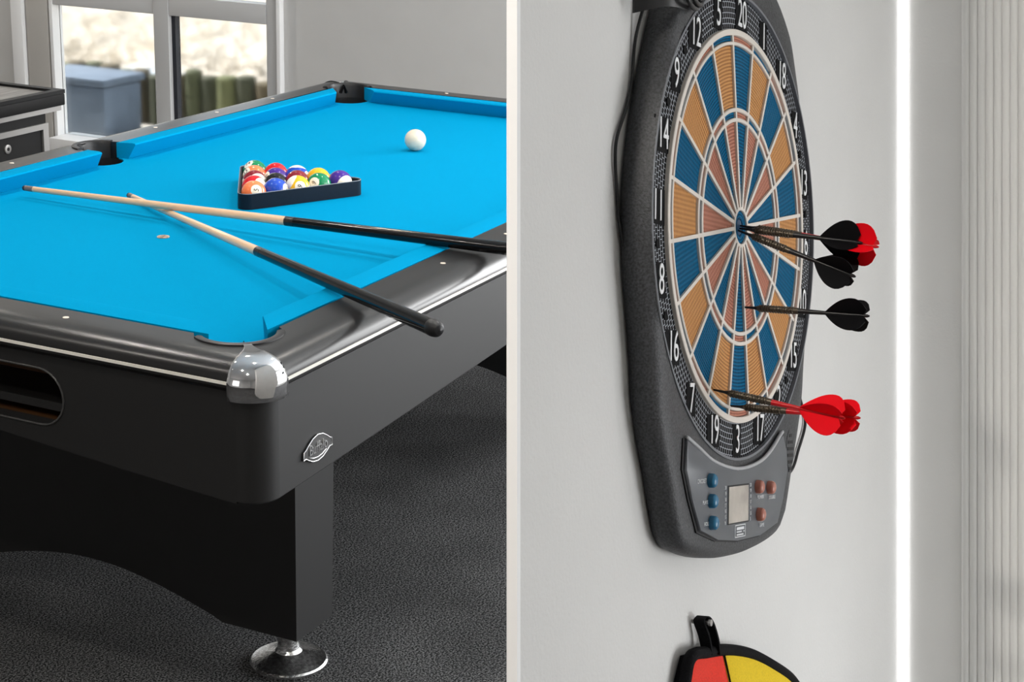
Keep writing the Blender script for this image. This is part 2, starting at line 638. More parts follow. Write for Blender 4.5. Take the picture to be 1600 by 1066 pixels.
ZS, ZM0, ZM1 = 0.075, 0.685, 0.772
wbox('jamb', 3.842, YB, 0.0, ZT, M['white'], -0.03, 0.045)
wbox('jamb', YA, 2.672, 0.0, ZT, M['frame'])
wbox('mullion', 3.186, 3.268, 0.0, ZT, M['frame'], -0.03, 0.05)
wbox('gasket', 3.166, 3.186, ZS, ZT - 0.05, M['gasket'], -0.005, 0.03, bev=0)
wbox('sill', 2.672, 3.842, 0.0, ZS, M['white'], -0.10, 0.08)
wbox('head_rail', 2.672, 3.842, ZT - 0.06, ZT, M['frame'])
wbox('transom', 3.268, 3.842, ZM0, ZM1, M['frame'], -0.025, 0.05)
wbox('transom', 2.672, 3.186, ZM0, ZM1, M['frame'], -0.025, 0.05)
for y0, y1 in ((3.268, 3.842), (2.672, 3.168)):
    for z0, z1 in ((ZS, ZM0), (ZM1, ZT - 0.06)):
        box('pane', (0.020, y0 - 3.24, z0), (0.024, y1 - 3.24, z1), M['glass'], win)
structure(box('trim_1', (XW - 0.035, 2.592, 0), (XW, 2.612, CEIL), M['white_trim'], bevel=0.004), 'thin white strip at the edge of the glazed door')
structure(box('trim_2', (XW - 0.05, 4.005, 0), (XW, 4.075, CEIL), M['white_trim'], bevel=0.012), 'white vertical trim left of the glazed door')
structure(box('trim_3', (XW - 0.03, 3.87, 0), (XW, 4.0, CEIL), mat('beige_reveal', (0.50, 0.48, 0.45), 0.7), bevel=0.006), 'beige panel between white trim and glazed door')

# ------------------------------------------------------------------ outside the glazed door
structure(box('terrace', (XW + 0.12, -2, -0.16), (4.98, 9.0, -0.02), M['paving']), 'pale terrace paving outside the glass')
wallg = thing('retaining_wall', 'low palisade of weathered green timber posts outside the glass', 'retaining wall', (5.06, 4.0, -0.05))
y = 2.3
k = 0
while y < 6.2:
    w = random.uniform(0.085, 0.125)
    h = 0.30 + random.uniform(-0.02, 0.03)
    lathe('post', [(w / 2, 0), (w / 2, h - 0.012), (w / 2 - 0.012, h)], random.choice(M['timber']), wallg, n=10,
          matrix=Matrix.Translation((random.uniform(-0.01, 0.01), y - 4.0 + w / 2, 0)))
    y += w + 0.004
bx = thing('storage_box', 'blue-grey storage box on the terrace behind the left pane', 'storage box', (4.72, 4.06, -0.02))  # unidentified blue-grey shape, drawn as a lidded box
M['box_blue'] = mat('blue_grey_plastic', (0.13, 0.17, 0.23), 0.7, noise=0.15, nscale=12)
box('box_body', (-0.14, -0.13, 0.0), (0.16, 0.33, 0.25), M['box_blue'], bx, bevel=0.02)
box('box_lid', (-0.16, -0.145, 0.25), (0.18, 0.345, 0.29), M['box_blue'], bx, bevel=0.015)
# dune behind the palisade
bm = bmesh.new()
rows = []
for i in range(14):
    x = 5.1 + i * 0.45
    zz = 0.20 + 0.13 * i
    rows.append([(x, yy, zz + 0.05 * math.sin(yy * 2.1 + i) + random.uniform(-0.03, 0.03)) for yy in [-1 + 0.5 * j for j in range(26)]])
bm_loops(bm, rows, closed=False)
structure(from_bm('dune', bm, M['sand'], smooth=True), 'sandy bank rising behind the timber posts')
vs, fs = [], []
for i in range(5200):
    x = 5.24 + random.random() ** 1.5 * 3.2
    yy = random.uniform(2.0, 7.5)
    z0 = 0.20 + 0.13 * (x - 5.1) / 0.45
    a = random.uniform(0, 2 * PI) if random.random() < 0.5 else random.gauss(PI, 0.6)
    L_ = random.uniform(0.10, 0.32)
    dx, dy = math.cos(a), math.sin(a)
    wd = random.uniform(0.003, 0.008)
    b0 = len(vs)
    for t in (0, 0.4, 0.75, 1.0):
        px, py, pz = x + dx * L_ * 0.75 * t * t, yy + dy * L_ * 0.75 * t * t, z0 - 0.02 + L_ * (t * 0.95 - 0.55 * t * t)
        ww = wd * (1 - 0.8 * t)
        vs += [(px - dy * ww, py + dx * ww, pz), (px + dy * ww, py - dx * ww, pz)]
    for q in range(3):
        fs.append((b0 + 2 * q, b0 + 2 * q + 1, b0 + 2 * q + 3, b0 + 2 * q + 2))
me = bpy.data.meshes.new('dune_grass')
me.from_pydata(vs, [], fs)
g = link('dune_grass', me, M['straw'])
g['kind'] = 'stuff'
g['label'] = 'bleached dry grass over the bank outside the glass'

# ------------------------------------------------------------------ ceiling downlights
for i, (x, yy) in enumerate(((-1.3, 0.1), (-1.3, 1.5), (0.4, 0.1), (0.4, 1.4), (1.9, 0.1), (1.9, 1.4), (-1.95, -0.70), (3.3, 4.1))):  # last two added: one whitens the wall-end strip, one brightens the door corner
    t = thing('ceiling_downlight', 'round recessed white downlight in the ceiling', 'ceiling light', (x, yy, CEIL), 'recessed downlights out of view overhead')
    lathe('trim_ring', [(0.060, 0.0), (0.060, -0.006), (0.046, -0.008), (0.044, -0.002)], M['white'], t, n=24, cap0=False, cap1=False)
    lathe('bulb', [(0.043, -0.001), (0.043, -0.003)], M['lamp'], t, n=20)
    d = bpy.data.lights.new('downlight_beam', 'AREA')
    d.shape = 'DISK'
    d.size = 0.08
    d.energy = 20 if x > 3 else 26 if yy == -0.70 else 11
    d.color = (1.0, 0.94, 0.86)
    lo = bpy.data.objects.new('downlight_beam', d)
    lo.location = (0, 0, -0.012)
    lo.parent = t
    COL.objects.link(lo)

# ------------------------------------------------------------------ pool table
L, W = 2.24, 1.115
CB, HB, HN = 0.052, 0.0385, 0.0405        # cushion depth, rail height, nose height
OFF = 0.164                               # rail outer offset from the nose line
CR = 0.10                                 # inner square of the rounded corner
table = thing('pool_table', 'black pool table with bright blue cloth and chrome corners', 'pool table', (0, 0, 0))


def rail_h(off):
    """Height of the rail's top surface at a distance from the nose line."""
    if off <= 0.108:
        return HB
    t = min(1.0, (off - 0.108) / (OFF - 0.108))
    return 0.006 + (HB - 0.006) * math.sqrt(max(0.0, 1 - t ** 2.4))


PC = [(-0.02, -0.02), (L + 0.02, -0.02), (L + 0.02, W + 0.02), (-0.02, W + 0.02)]
PS = [(L / 2, -0.058), (L / 2, W + 0.058)]
PR_C, PR_S = 0.062, 0.056


def arc(c, r, a0, a1, n):
    return [(c[0] + r * math.cos(a0 + (a1 - a0) * i / n), c[1] + r * math.sin(a0 + (a1 - a0) * i / n)) for i in range(n + 1)]


# bed with pocket mouths
e = 0.045
h = math.sqrt(PR_C ** 2 - (e - 0.02) ** 2)
ah = math.atan2(h, -(e - 0.02))
poly = []
hs = math.sqrt(PR_S ** 2 - 0.013 ** 2)
a_s = math.atan2(0.013, hs)
poly += arc(PC[0], PR_C, ah, PI / 2 - ah, 10)
poly += arc(PS[0], PR_S, PI - a_s, a_s, 10)
poly += arc(PC[1], PR_C, PI / 2 + ah, PI - ah, 10)
poly += arc(PC[2], PR_C, -PI + ah, -PI / 2 - ah, 10)
poly += arc(PS[1], PR_S, -a_s, -PI + a_s, 10)
poly += arc(PC[3], PR_C, -PI / 2 + ah, -ah, 10)
prism('cloth_bed', poly, ZB - 0.03, ZB, M['cloth'], table)


def frame_pt(side, s, off, z):
    """Point on one of the four sides: s along it, off outward from its nose line."""
    if side == 0:
        return (s, -off, ZB + z)
    if side == 1:
        return (L + off, s, ZB + z)
    if side == 2:
        return (s, W + off, ZB + z)
    return (-off, s, ZB + z)


PROF = [(CB, HB), (0.03, HB + 0.0012), (0.008, HN), (0.002, HN - 0.001), (0.0, HN - 0.004), (0.003, HN - 0.009), (0.020, 0.0004), (CB, 0.0004)]


def cushion(side, s0, s1, back0, back1):
    def end(s, bk):
        return [frame_pt(side, s + (bk - s) * off / CB, off, z) for off, z in PROF]
    bm = bmesh.new()
    bm_loops(bm, [end(s0, back0), end(s1, back1)], True, True, True)
    from_bm('cushion', bm, M['cloth'], table, sharp=28)


cn, cbk, sn, sbk = 0.082, 0.018, 0.066, 0.056
for side in (0, 2):
    cushion(side, cn, L / 2 - sn, cbk, L / 2 - sbk)
    cushion(side, L / 2 + sn, L - cn, L / 2 + sbk, L - cbk)
for side in (1, 3):
    cushion(side, cn, W - cn, cbk, W - cbk)

# rails: sections along s, inner edge following the pockets
LIN = 0.074


def inner_off(side, s, length):
    v = CB
    for ctr in (-0.02, length + 0.02):
        if abs(s - ctr) < LIN:
            v = max(v, 0.02 + math.sqrt(LIN ** 2 - (s - ctr) ** 2))
    if side in (0, 2) and abs(s - length / 2) < 0.066:
        v = max(v, 0.058 + math.sqrt(0.066 ** 2 - (s - length / 2) ** 2) - 0.010)
    return min(v, 0.112)


for side in range(4):
    length = L if side in (0, 2) else W
    ss = [-0.10 + 0.0075 * i for i in range(20)]
    ss += [length - v for v in reversed(ss)]
    if side in (0, 2):
        ss += [length / 2 + 0.007 * i for i in range(-11, 12)]
    ss = sorted(set(round(v, 5) for v in ss))
    loops = []
    for s in ss:
        i0 = inner_off(side, s, length)
        offs = [i0 + (0.112 - i0) * t for t in (0, 0.34, 0.67, 1.0)] + [0.122, 0.132, 0.142, 0.150, 0.156, 0.160, 0.163, OFF]
        lp = [frame_pt(side, s, i0, -0.02)]
        for off in offs:
            lim = min(off, 0.10)
            s_ = max(s, -lim) if s < length / 2 else min(s, length + lim)
            lp.append(frame_pt(side, s_, off, rail_h(off)))
        lp.append(frame_pt(side, s, OFF, -0.004))
        lp.append(frame_pt(side, s, OFF - 0.02, -0.02))
        loops.append(lp)
    bm = bmesh.new()
    bm_loops(bm, loops, True, True, True)
    from_bm('rail', bm, M['black_rail'], table, sharp=30)
    # ivory inlay strip under the rail
    a = frame_pt(side, -0.10, OFF + 0.0018, 0.001)
    b = frame_pt(side, length + 0.10, OFF - 0.010, 0.0062)
    box('inlay_strip', [min(p, q) for p, q in zip(a, b)], [max(p, q) for p, q in zip(a, b)], M['inlay'], table)
    # sights
    for q in range(1, 8 if side in (0, 2) else 4):
        if side in (0, 2) and q == 4:
            continue
        s = length * q / (8 if side in (0, 2) else 4)
        lathe('sight', [(0.0055, 0), (0.0055, 0.0008)], M['sight'], table, n=12, matrix=Matrix.Translation(frame_pt(side, s, 0.098, HB - 0.0002)))

# pockets: liner ring and dark cup
for i, c in enumerate(PC + PS):
    if i < 4:
        mid = (PI * 1.25, PI * 1.75, PI * 0.25, PI * 0.75)[i]
        r, half = 0.067, 1.42
    else:
        mid = (-PI / 2, PI / 2)[i - 4]
        r, half = 0.060, 1.35
    bm = bmesh.new()
    loops = []
    for k in range(29):
        a = mid - half + 2 * half * k / 28
        lp = []
        for rr, zz in ((r - 0.005, -0.10), (r - 0.006, HB - 0.004), (r - 0.003, HB + 0.0025), (r + 0.004, HB + 0.0040), (r + 0.010, HB + 0.0025), (r + 0.011, HB - 0.004), (r + 0.009, -0.10)):
            lp.append((c[0] + rr * math.cos(a), c[1] + rr * math.sin(a), ZB + zz))
        loops.append(lp)
    bm_loops(bm, loops, True, True, True)
    pk = from_bm('pocket', bm, M['liner'], table, sharp=40)
    lathe('pocket_cup', [(r - 0.006, 0.03), (r - 0.008, -0.03), (r - 0.02, -0.09), (0.0, -0.095)], M['liner'], pk, n=24, cap0=False, cap1=False,
          matrix=Matrix.Translation((c[0], c[1], ZB - 0.032)))

# chrome corner caps
def cap_h(x, y):
    qx, qy = max(-CR - x, 0.0), max(-CR - y, 0.0)
    off = CR + math.hypot(qx, qy) if (qx or qy) else max(-x, -y)
    return rail_h(min(off, OFF))


def corner_cap():
    bm = bmesh.new()
    T = Vector((-0.0735, -0.0735))
    dg = Vector((-1, -1)).normalized()
    lt = Vector((1, -1)).normalized()
    NA = 18
    R_ = OFF - CR + 0.003
    rows = []
    outs = []
    for a in range(NA + 1):
        th = PI + (PI / 2) * (a / NA)
        th = PI - 0.06 + (PI / 2 + 0.12) * (a / NA)
        outs.append(Vector((-CR + R_ * math.cos(th), -CR + R_ * math.sin(th))))
    for r in [i / 16 for i in range(17)]:
        row = []
        for a in range(NA + 1):
            d = outs[a] - T
            dd, ll = d.dot(dg), d.dot(lt)
            f = 2 * a / NA - 1
            p = T + dg * (dd * (r if r > 0 else 0)) + lt * (ll * r ** 1.75 + 0.007 * f * (1 - r))
            row.append((p.x, p.y, ZB + cap_h(p.x, p.y) + 0.0035 - 0.004 * max(0.0, r - 0.9) * 10))
        rows.append(row)
    for zz, k in ((-0.004, 1.0), (-0.018, 0.995), (-0.026, 0.97), (-0.028, 0.92)):
        rows.append([(-CR + (o.x + CR) * k, -CR + (o.y + CR) * k, ZB + zz) for o in outs])
    bm_loops(bm, rows, closed=False)
    bmesh.ops.recalc_face_normals(bm, faces=bm.faces)
    me = bpy.data.meshes.new('corner_cap')
    bm.to_mesh(me)
    bm.free()
    for p in me.polygons:
        p.use_smooth = True
    return me


cap_me = corner_cap()
cap_me.materials.append(M['chrome'])
for sx, sy in ((1, 1), (-1, 1), (-1, -1), (1, -1)):
    o = link('corner_cap', cap_me, None, table)
    o.location = (0 if sx > 0 else L, 0 if sy > 0 else W, 0)
    o.scale = (sx, sy, 1)
    md = o.modifiers.new('thickness', 'SOLIDIFY')
    md.thickness = 0.002

# cabinet apron: long sides and rounded corners in one body, the ends as panels
AO = 0.150                                # apron outer offset


def z_bot(s, length):
    return -0.207 + 0.052 * min(1.0, max(0.0, (length / 2 + 0.1 - abs(s - length / 2)) / (length / 2 + 0.1)) ** 1.1)


def apron_strip(pts, name):
    """pts: list of (x, y, nx, ny, zbottom)."""
    loops = []
    for x, y_, nx, ny, zb in pts:
        loops.append([(x, y_, ZB + 0.001), (x, y_, ZB + zb + 0.004), (x - nx * 0.004, y_ - ny * 0.004, ZB + zb), (x - nx * 0.03, y_ - ny * 0.03, ZB + zb), (x - nx * 0.03, y_ - ny * 0.03, ZB + 0.001)])
    bm = bmesh.new()
    bm_loops(bm, loops, True, True, True)
    return from_bm(name, bm, M['black_wood'], table, sharp=35)


for yy, ny in ((-AO, -1), (W + AO, 1)):
    apron_strip([(-CR + (L + 2 * CR) * i / 24, yy, 0, ny, z_bot(-CR + (L + 2 * CR) * i / 24, L)) for i in range(25)], 'side_apron')
for cx, cy, a0 in ((-CR, -CR, PI), (L + CR, -CR, PI * 1.5), (L + CR, W + CR, 0), (-CR, W + CR, PI / 2)):
    rr = AO - CR
    apron_strip([(cx + rr * math.cos(a0 + PI / 2 * i / 10), cy + rr * math.sin(a0 + PI / 2 * i / 10), math.cos(a0 + PI / 2 * i / 10), math.sin(a0 + PI / 2 * i / 10), -0.207) for i in range(11)], 'corner_post')


def end_apron(x, nx, hole):
    y0, y1 = -CR, W + CR
    hy0, hy1, hz0, hz1 = 0.248, W - 0.248, -0.142, -0.040
    hr = (hz1 - hz0) / 2
    hm = (hz1 + hz0) / 2
    ys = [y0 + (y1 - y0) * i / 40 for i in range(41)]
    if hole:
        ys = [v for v in ys if not (hy0 - 0.01 < v < hy0 + hr + 0.005 or hy1 - hr - 0.005 < v < hy1 + 0.01)]
        ys += [hy0 + hr * (1 - math.cos(PI / 2 * i / 10)) for i in range(11)]
        ys += [hy1 - hr * (1 - math.cos(PI / 2 * i / 10)) for i in range(11)]
        ys.sort()

    def half(yv):
        if not hole or yv < hy0 or yv > hy1:
            return None
        if yv < hy0 + hr:
            return math.sqrt(max(0, hr ** 2 - (hy0 + hr - yv) ** 2))
        if yv > hy1 - hr:
            return math.sqrt(max(0, hr ** 2 - (yv - hy1 + hr) ** 2))
        return hr

    bm = bmesh.new()

    def quad(p):
        q = [bm.verts.new(v) for v in p]
        bm.faces.new(q)

    for a, b in zip(ys, ys[1:]):
        za, zb = z_bot(a, W), z_bot(b, W)
        ha, hb = half(a), half(b)
        if ha is not None and hb is not None:
            quad([(x, a, ZB), (x, b, ZB), (x, b, ZB + hm + hb), (x, a, ZB + hm + ha)])
            quad([(x, a, ZB + hm - ha), (x, b, ZB + hm - hb), (x, b, ZB + zb), (x, a, ZB + za)])
            for sg in (1, -1):
                quad([(x, a, ZB + hm + sg * ha), (x, b, ZB + hm + sg * hb), (x - nx * 0.03, b, ZB + hm + sg * hb), (x - nx * 0.03, a, ZB + hm + sg * ha)])
        else:
            quad([(x, a, ZB), (x, b, ZB), (x, b, ZB + hm), (x, a, ZB + hm)])
            quad([(x, a, ZB + hm), (x, b, ZB + hm), (x, b, ZB + zb), (x, a, ZB + za)])
        quad([(x, a, ZB + za), (x, b, ZB + zb), (x - nx * 0.03, b, ZB + zb), (x - nx * 0.03, a, ZB + za)])
    bmesh.ops.remove_doubles(bm, verts=bm.verts, dist=1e-5)
    ap = from_bm('end_apron', bm, M['black_wood'], table, sharp=35)
    if hole:
        rim = []
        for i in range(13):
            a = PI / 2 + PI * i / 12
            rim.append((x + nx * 0.0005, hy0 + hr + hr * math.cos(a), ZB + hm + hr * math.sin(a)))
        for i in range(13):
            a = -PI / 2 + PI * i / 12
            rim.append((x + nx * 0.0005, hy1 - hr + hr * math.cos(a), ZB + hm + hr * math.sin(a)))
        tube('return_rim', rim, 0.0022, mat('rim_black', (0.05, 0.05, 0.05), 0.25), ap, 6, True)
        bm2 = bmesh.new()
        for lo, hi in (((x + 0.031, hy0 - 0.02, ZB - 0.155), (x + 0.16, hy1 + 0.02, ZB - 0.146)), ((x + 0.155, hy0 - 0.02, ZB - 0.146), (x + 0.165, hy1 + 0.02, ZB - 0.032)),
                       ((x + 0.031, hy0 - 0.02, ZB - 0.036), (x + 0.16, hy1 + 0.02, ZB - 0.031))):
            bm_box(bm2, lo, hi)
        from_bm('return_tray', bm2, mat('brown_tray', (0.05, 0.022, 0.008), 0.35), ap)


end_apron(-AO, -1, True)
end_apron(L + AO, 1, False)
box('underside', (-0.11, -0.11, ZB - 0.13), (L + 0.11, W + 0.11, ZB - 0.115), M['black_leg'], table)

# pedestals with arched foot line, and levelling feet
for x0, x1, xt in ((0.272, 0.405, 0.417), (L - 0.405, L - 0.272, L - 0.417)):
    pts_lo = []
    for i in range(41):
        yv = 0.06 + (W - 0.12) * i / 40
        d = min(yv - 0.06, W - 0.06 - yv)
        if d < 0.185:
            zz = -0.684
        else:
            t = (d - 0.185) / ((W - 0.12) / 2 - 0.185)
            zz = -0.678 + 0.062 * math.sin(t * PI / 2)
        pts_lo.append((yv, zz))
    loops = []
    xa, xb = (x0, xt) if x0 < 1 else (xt, x1)
    for yv, zz in pts_lo:
        loops.append([(x0, yv, ZB + zz), (x1, yv, ZB + zz), (xb, yv, ZB - 0.116), (xa, yv, ZB - 0.116)])
    bm = bmesh.new()
    bm_loops(bm, loops, True, True, True)
    from_bm('pedestal', bm, M['black_leg'], table, sharp=20)
    for yv in (0.110, W - 0.110):
        lathe('levelling_foot', [(0.076, 0.0), (0.078, 0.004), (0.078, 0.009), (0.0745, 0.012), (0.072, 0.0125), (0.050, 0.020), (0.027, 0.030), (0.022, 0.036), (0.021, 0.09)],
              M['foot_chrome'], table, n=48, matrix=Matrix.Translation(((x0 + x1) / 2 - 0.018, yv, 0)), sharp=25)

# maker's badge on the side apron
bpts = [(-0.046, -0.010), (-0.044, 0.004), (-0.038, 0.006), (-0.030, 0.012), (-0.016, 0.020), (0.0, 0.0235), (0.016, 0.020), (0.030, 0.012), (0.038, 0.006), (0.044, 0.004), (0.046, -0.010)]
bpts = bpts + [(0.038, -0.009), (0.030, -0.014), (0.016, -0.021), (0.0, -0.0235), (-0.016, -0.021), (-0.030, -0.014), (-0.038, -0.009)]
bm_m = Matrix.Translation((0.0135, -AO - 0.0002, ZB - 0.152)) @ Matrix.Rotation(PI / 2, 4, 'X')
badge = prism('badge', bpts, 0.0, 0.003, M['pewter'], table, matrix=bm_m)
tube('badge_rim', [(x, y_, 0.003) for x, y_ in bpts], 0.0010, M['pewter_hi'], badge, 6, True)
link('badge_lettering', text_mesh('Buffalo', 0.0265, 0.80, 0.0012), M['pewter_hi'], badge, matrix=Matrix.Translation((0, 0.001, 0.0035)))
tube('badge_underline', [(-0.026, -0.011, 0.003), (-0.013, -0.0155, 0.003), (0, -0.017, 0.003), (0.013, -0.0155, 0.003), (0.026, -0.011, 0.003)], 0.001, M['pewter_hi'], badge, 5)
# worn foot spot
sp = lathe('foot_spot', [(0.0125, 0), (0.0125, 0.0005)], mat('worn_spot', (0.30, 0.22, 0.17), 0.8, noise=0.9, nscale=90), table, n=20, matrix=Matrix.Translation((0.568, 0.572, ZB)))
tube('foot_spot_ring', [(0.0125 * math.cos(2 * PI * i / 20), 0.0125 * math.sin(2 * PI * i / 20), 0.0004) for i in range(20)], 0.0012, mat('spot_ring', (0.42, 0.33, 0.26), 0.8, noise=0.8, nscale=120), sp, 5, True)

# ------------------------------------------------------------------ balls and rack
BR = 0.0286
A = Vector((0.9142, 0.5767))
ang = math.radians(-26.8)
du = Vector((math.cos(ang), math.sin(ang))) * 0.0574
dv = Vector((math.cos(ang + PI / 3), math.sin(ang + PI / 3))) * 0.0574

cr, cu_, cf = right_v, -down_v, fwd_v


def sphere_mesh(name):
    bm = bmesh.new()
    bmesh.ops.create_uvsphere(bm, u_segments=40, v_segments=24, radius=BR)
    me = bpy.data.meshes.new(name)
    bm.to_mesh(me)
    bm.free()
    for p in me.polygons:
        p.use_smooth = True
    return me


def ball(num, color, stripe, pos, px_off, roll, place):
    """px_off: where the number disc faces, as (right, up) fractions of the radius in the view."""
    a, b = px_off
    nd = (cr * a + cu_ * b - cf * math.sqrt(max(0.02, 1 - a * a - b * b))).normalized()
    up0 = (cu_ - nd * cu_.dot(nd)).normalized()
    si = up0.cross(nd)
    up = up0
    if not isinstance(roll, tuple):
        up = up0 * math.cos(roll) + si * math.sin(roll)
    if isinstance(roll, tuple):                # the stripe also passes this point of the view
        c_, d_ = roll
        th = cr * c_ + cu_ * d_ - cf * math.sqrt(max(0.02, 1 - c_ * c_ - d_ * d_))
        up = nd.cross(th).normalized()
    # local X = number direction, local Z = band axis (text up), local Y completes
    mtx = Matrix((nd, up.cross(nd), up)).transposed().to_4x4()
    mtx.translation = Vector((pos[0], pos[1], ZB + BR + 0.0003))
    kind = 'striped' if stripe else 'solid'
    cname = color[1]
    t = thing('pool_ball', '%s %s pool ball %s' % (cname, kind, place), 'pool ball', group='fifteen balls in the triangle', matrix=mtx)
    link('ball_body', sphere_mesh('ball_body'), ball_mat('ball_%s_%s' % (cname.replace(' ', '_'), kind), color[0], stripe), t)
    for sgn in (1, -1):
        me = text_mesh(str(num), 0.0165, 0.85)
        bmx = bmesh.new()
        bmx.from_mesh(me)
        bmesh.ops.subdivide_edges(bmx, edges=[e_ for e_ in bmx.edges if e_.calc_length() > 0.003], cuts=1)
        for v in bmx.verts:
            x, y_ = v.co.x, v.co.y
            v.co = Vector((sgn * math.sqrt(max(0, (BR + 0.0002) ** 2 - x * x - y_ * y_)), sgn * x, y_))
        bmx.to_mesh(me)
        bmx.free()
        link('ball_number', me, M['ink'], t)
    return t


RED = ((0.62, 0.012, 0.02), 'red')
BLUE = ((0.012, 0.07, 0.50), 'blue')
YEL = ((0.86, 0.46, 0.02), 'yellow')
GRN = ((0.005, 0.22, 0.085), 'green')
PUR = ((0.06, 0.02, 0.26), 'purple')
ORA = ((0.88, 0.22, 0.08), 'orange')
MAR = ((0.22, 0.012, 0.022), 'maroon')
BLK = ((0.008, 0.008, 0.009), 'black')
layout = [
    # (column, row, number, colour, stripe, disc offset, roll, place)
    (0, 0, 5, ORA, False, (0.36, 0.18), math.radians(-80), 'in the near left corner of the rack'),
    (1, 0, 2, BLUE, False, (0.93, 0.10), 0.6, 'in the front row beside the orange one'),
    (2, 0, 9, YEL, True, (0.35, 0.02), math.radians(-60), 'in the middle of the front row'),
    (3, 0, 6, GRN, False, (-0.32, 0.12), math.radians(120), 'in the front row between yellow and purple'),
    (4, 0, 12, PUR, True, (-0.72, -0.55), math.radians(-62), 'at the right end of the front row'),
    (0, 1, 11, RED, True, (-0.45, -0.60), (-0.15, 0.93), 'in the left column behind the orange one'),
    (1, 1, 8, BLK, False, (-0.5, -0.8), 0.4, 'in the centre of the rack'),
    (2, 1, 7, MAR, False, (0.8, -0.5), 0.4, 'behind the yellow striped one'),
    (3, 1, 1, YEL, False, (0.5, -0.8), 0.3, 'behind the green solid one'),
    (0, 2, 15, MAR, True, (-0.85, -0.20), (-0.25, 0.90), 'third along the left column'),
    (1, 2, 4, PUR, False, (-0.75, 0.22), 0.5, 'behind the black one'),
    (2, 2, 10, BLUE, True, (0.94, 0.05), 0.2, 'at the back showing mostly white'),
    (0, 3, 13, ORA, True, (-0.66, 0.36), (0.50, 0.78), 'fourth along the left column'),
    (1, 3, 3, RED, False, (0.6, -0.7), 0.2, 'at the back behind the purple one'),
    (0, 4, 14, GRN, True, (-0.50, 0.66), (0.62, 0.62), 'in the far corner of the rack'),
]
for c_, r_, num, colr, stripe, off, roll, place in layout:
    p = A + du * c_ + dv * r_
    ball(num, colr, stripe, p, off, roll, place)

cue_ball = link('cue_ball', sphere_mesh('cue_ball'), M['ivory'])
cue_ball.location = (1.677, 0.5792, ZB + BR + 0.0003)
tag(cue_ball, 'plain ivory cue ball alone on the blue cloth', 'pool ball')


def offset_tri(d):
    """Triangle around the balls at clearance d from their centres."""
    P = [A, A + du * 4, A + dv * 4]
    cen = (P[0] + P[1] + P[2]) / 3
    return [p + (p - cen).normalized() * 2 * d for p in P]


def rounded(poly, r, n=6):
    out = []
    m = len(poly)
    for i in range(m):
        p0, p1, p2 = poly[i - 1], poly[i], poly[(i + 1) % m]
        a = (p0 - p1).normalized()
        b = (p2 - p1).normalized()
        half_ = math.acos(max(-1, min(1, a.dot(b)))) / 2
        t = r / math.tan(half_)
        c = p1 + (a + b).normalized() * (r / math.sin(half_))
        s0, s1 = p1 + a * t - c, p1 + b * t - c
        a0, a1 = math.atan2(s0.y, s0.x), math.atan2(s1.y, s1.x)
        dd = (a1 - a0 + PI) % (2 * PI) - PI
        for k in range(n + 1):
            th = a0 + dd * k / n
            out.append(Vector((c.x + r * math.cos(th), c.y + r * math.sin(th))))
    return out


r_in = rounded(offset_tri(BR + 0.0012), 0.016)
r_out = rounded(offset_tri(BR + 0.0072), 0.022)
bm = bmesh.new()
H_ = 0.036
bm_loops(bm, [[(p.x, p.y, z) for p in lp] for lp, z in ((r_in, ZB + 0.0005), (r_in, ZB + H_ - 0.001), (r_out, ZB + H_), (r_out, ZB + 0.0005), (r_in, ZB + 0.0005))])
bmesh.ops.remove_doubles(bm, verts=bm.verts, dist=1e-6)
rack = from_bm('ball_rack', bm, M['rack'], sharp=40)
tag(rack, 'black plastic triangle rack holding the numbered balls', 'rack')
me_rim = tube('rack_rim', [(p.x, p.y, ZB + H_ - 0.0002) for p in rounded(offset_tri(BR + 0.0062), 0.021)], 0.0012, mat('rack_rim_grey', (0.20, 0.22, 0.25), 0.3), rack, 5, True)

# ------------------------------------------------------------------ cues


def cue(label, tip, butt, length):
    tip, butt = Vector(tip), Vector(butt)
    d = (butt - tip).normalized()
    q = d.to_track_quat('Z', 'Y').to_matrix().to_4x4()
    q.translation = tip
    t = thing('cue_stick', label, 'cue stick', group='two cues crossed on the table', matrix=q)
    R1, RJ, R2 = 0.0062, 0.0100, 0.0145
    j = length * 0.5

    def rad(z):
        return R1 + (RJ - R1) * min(1, z / j) ** 1.3 if z < j else RJ + (R2 - RJ) * (z - j) / (length - j)
    lathe('tip', [(0.0045, 0.0), (0.0060, 0.002), (0.0062, 0.007)], M['tip'], t, n=16)
    lathe('ferrule', [(0.00625, 0.007), (0.00635, 0.030)], M['ferrule'], t, n=16)
    lathe('shaft', [(rad(z), z) for z in [0.030 + (j - 0.030) * i / 8 for i in range(9)]], M['shaft'], t, n=20)
    lathe('joint_collar', [(rad(j) + 0.0003, j), (rad(j) + 0.0003, j + 0.022)], M['joint'], t, n=20)
    lathe('butt', [(rad(z), z) for z in [j + 0.022 + (length - j - 0.05) * i / 6 for i in range(7)]], M['butt'], t, n=24)
    e0 = length - 0.028
    lathe('bumper', [(R2, e0), (R2 + 0.0004, e0 + 0.008), (R2 - 0.001, e0 + 0.018), (R2 - 0.006, e0 + 0.026), (0.0, e0 + 0.029)], M['bumper'], t, n=24, cap1=False)
    return t


cue('cue with pale shaft lying uppermost, its black butt leaving the view', (0.700, 1.058, ZB + 0.0225), (0.6646, -0.1855, ZB + 0.0565), 1.44)
cue('cue with pale shaft lying underneath, its black butt overhanging the table corner', (0.825, 0.8594, ZB + 0.0066), (0.062, -0.357, ZB + 0.0735), 1.437)

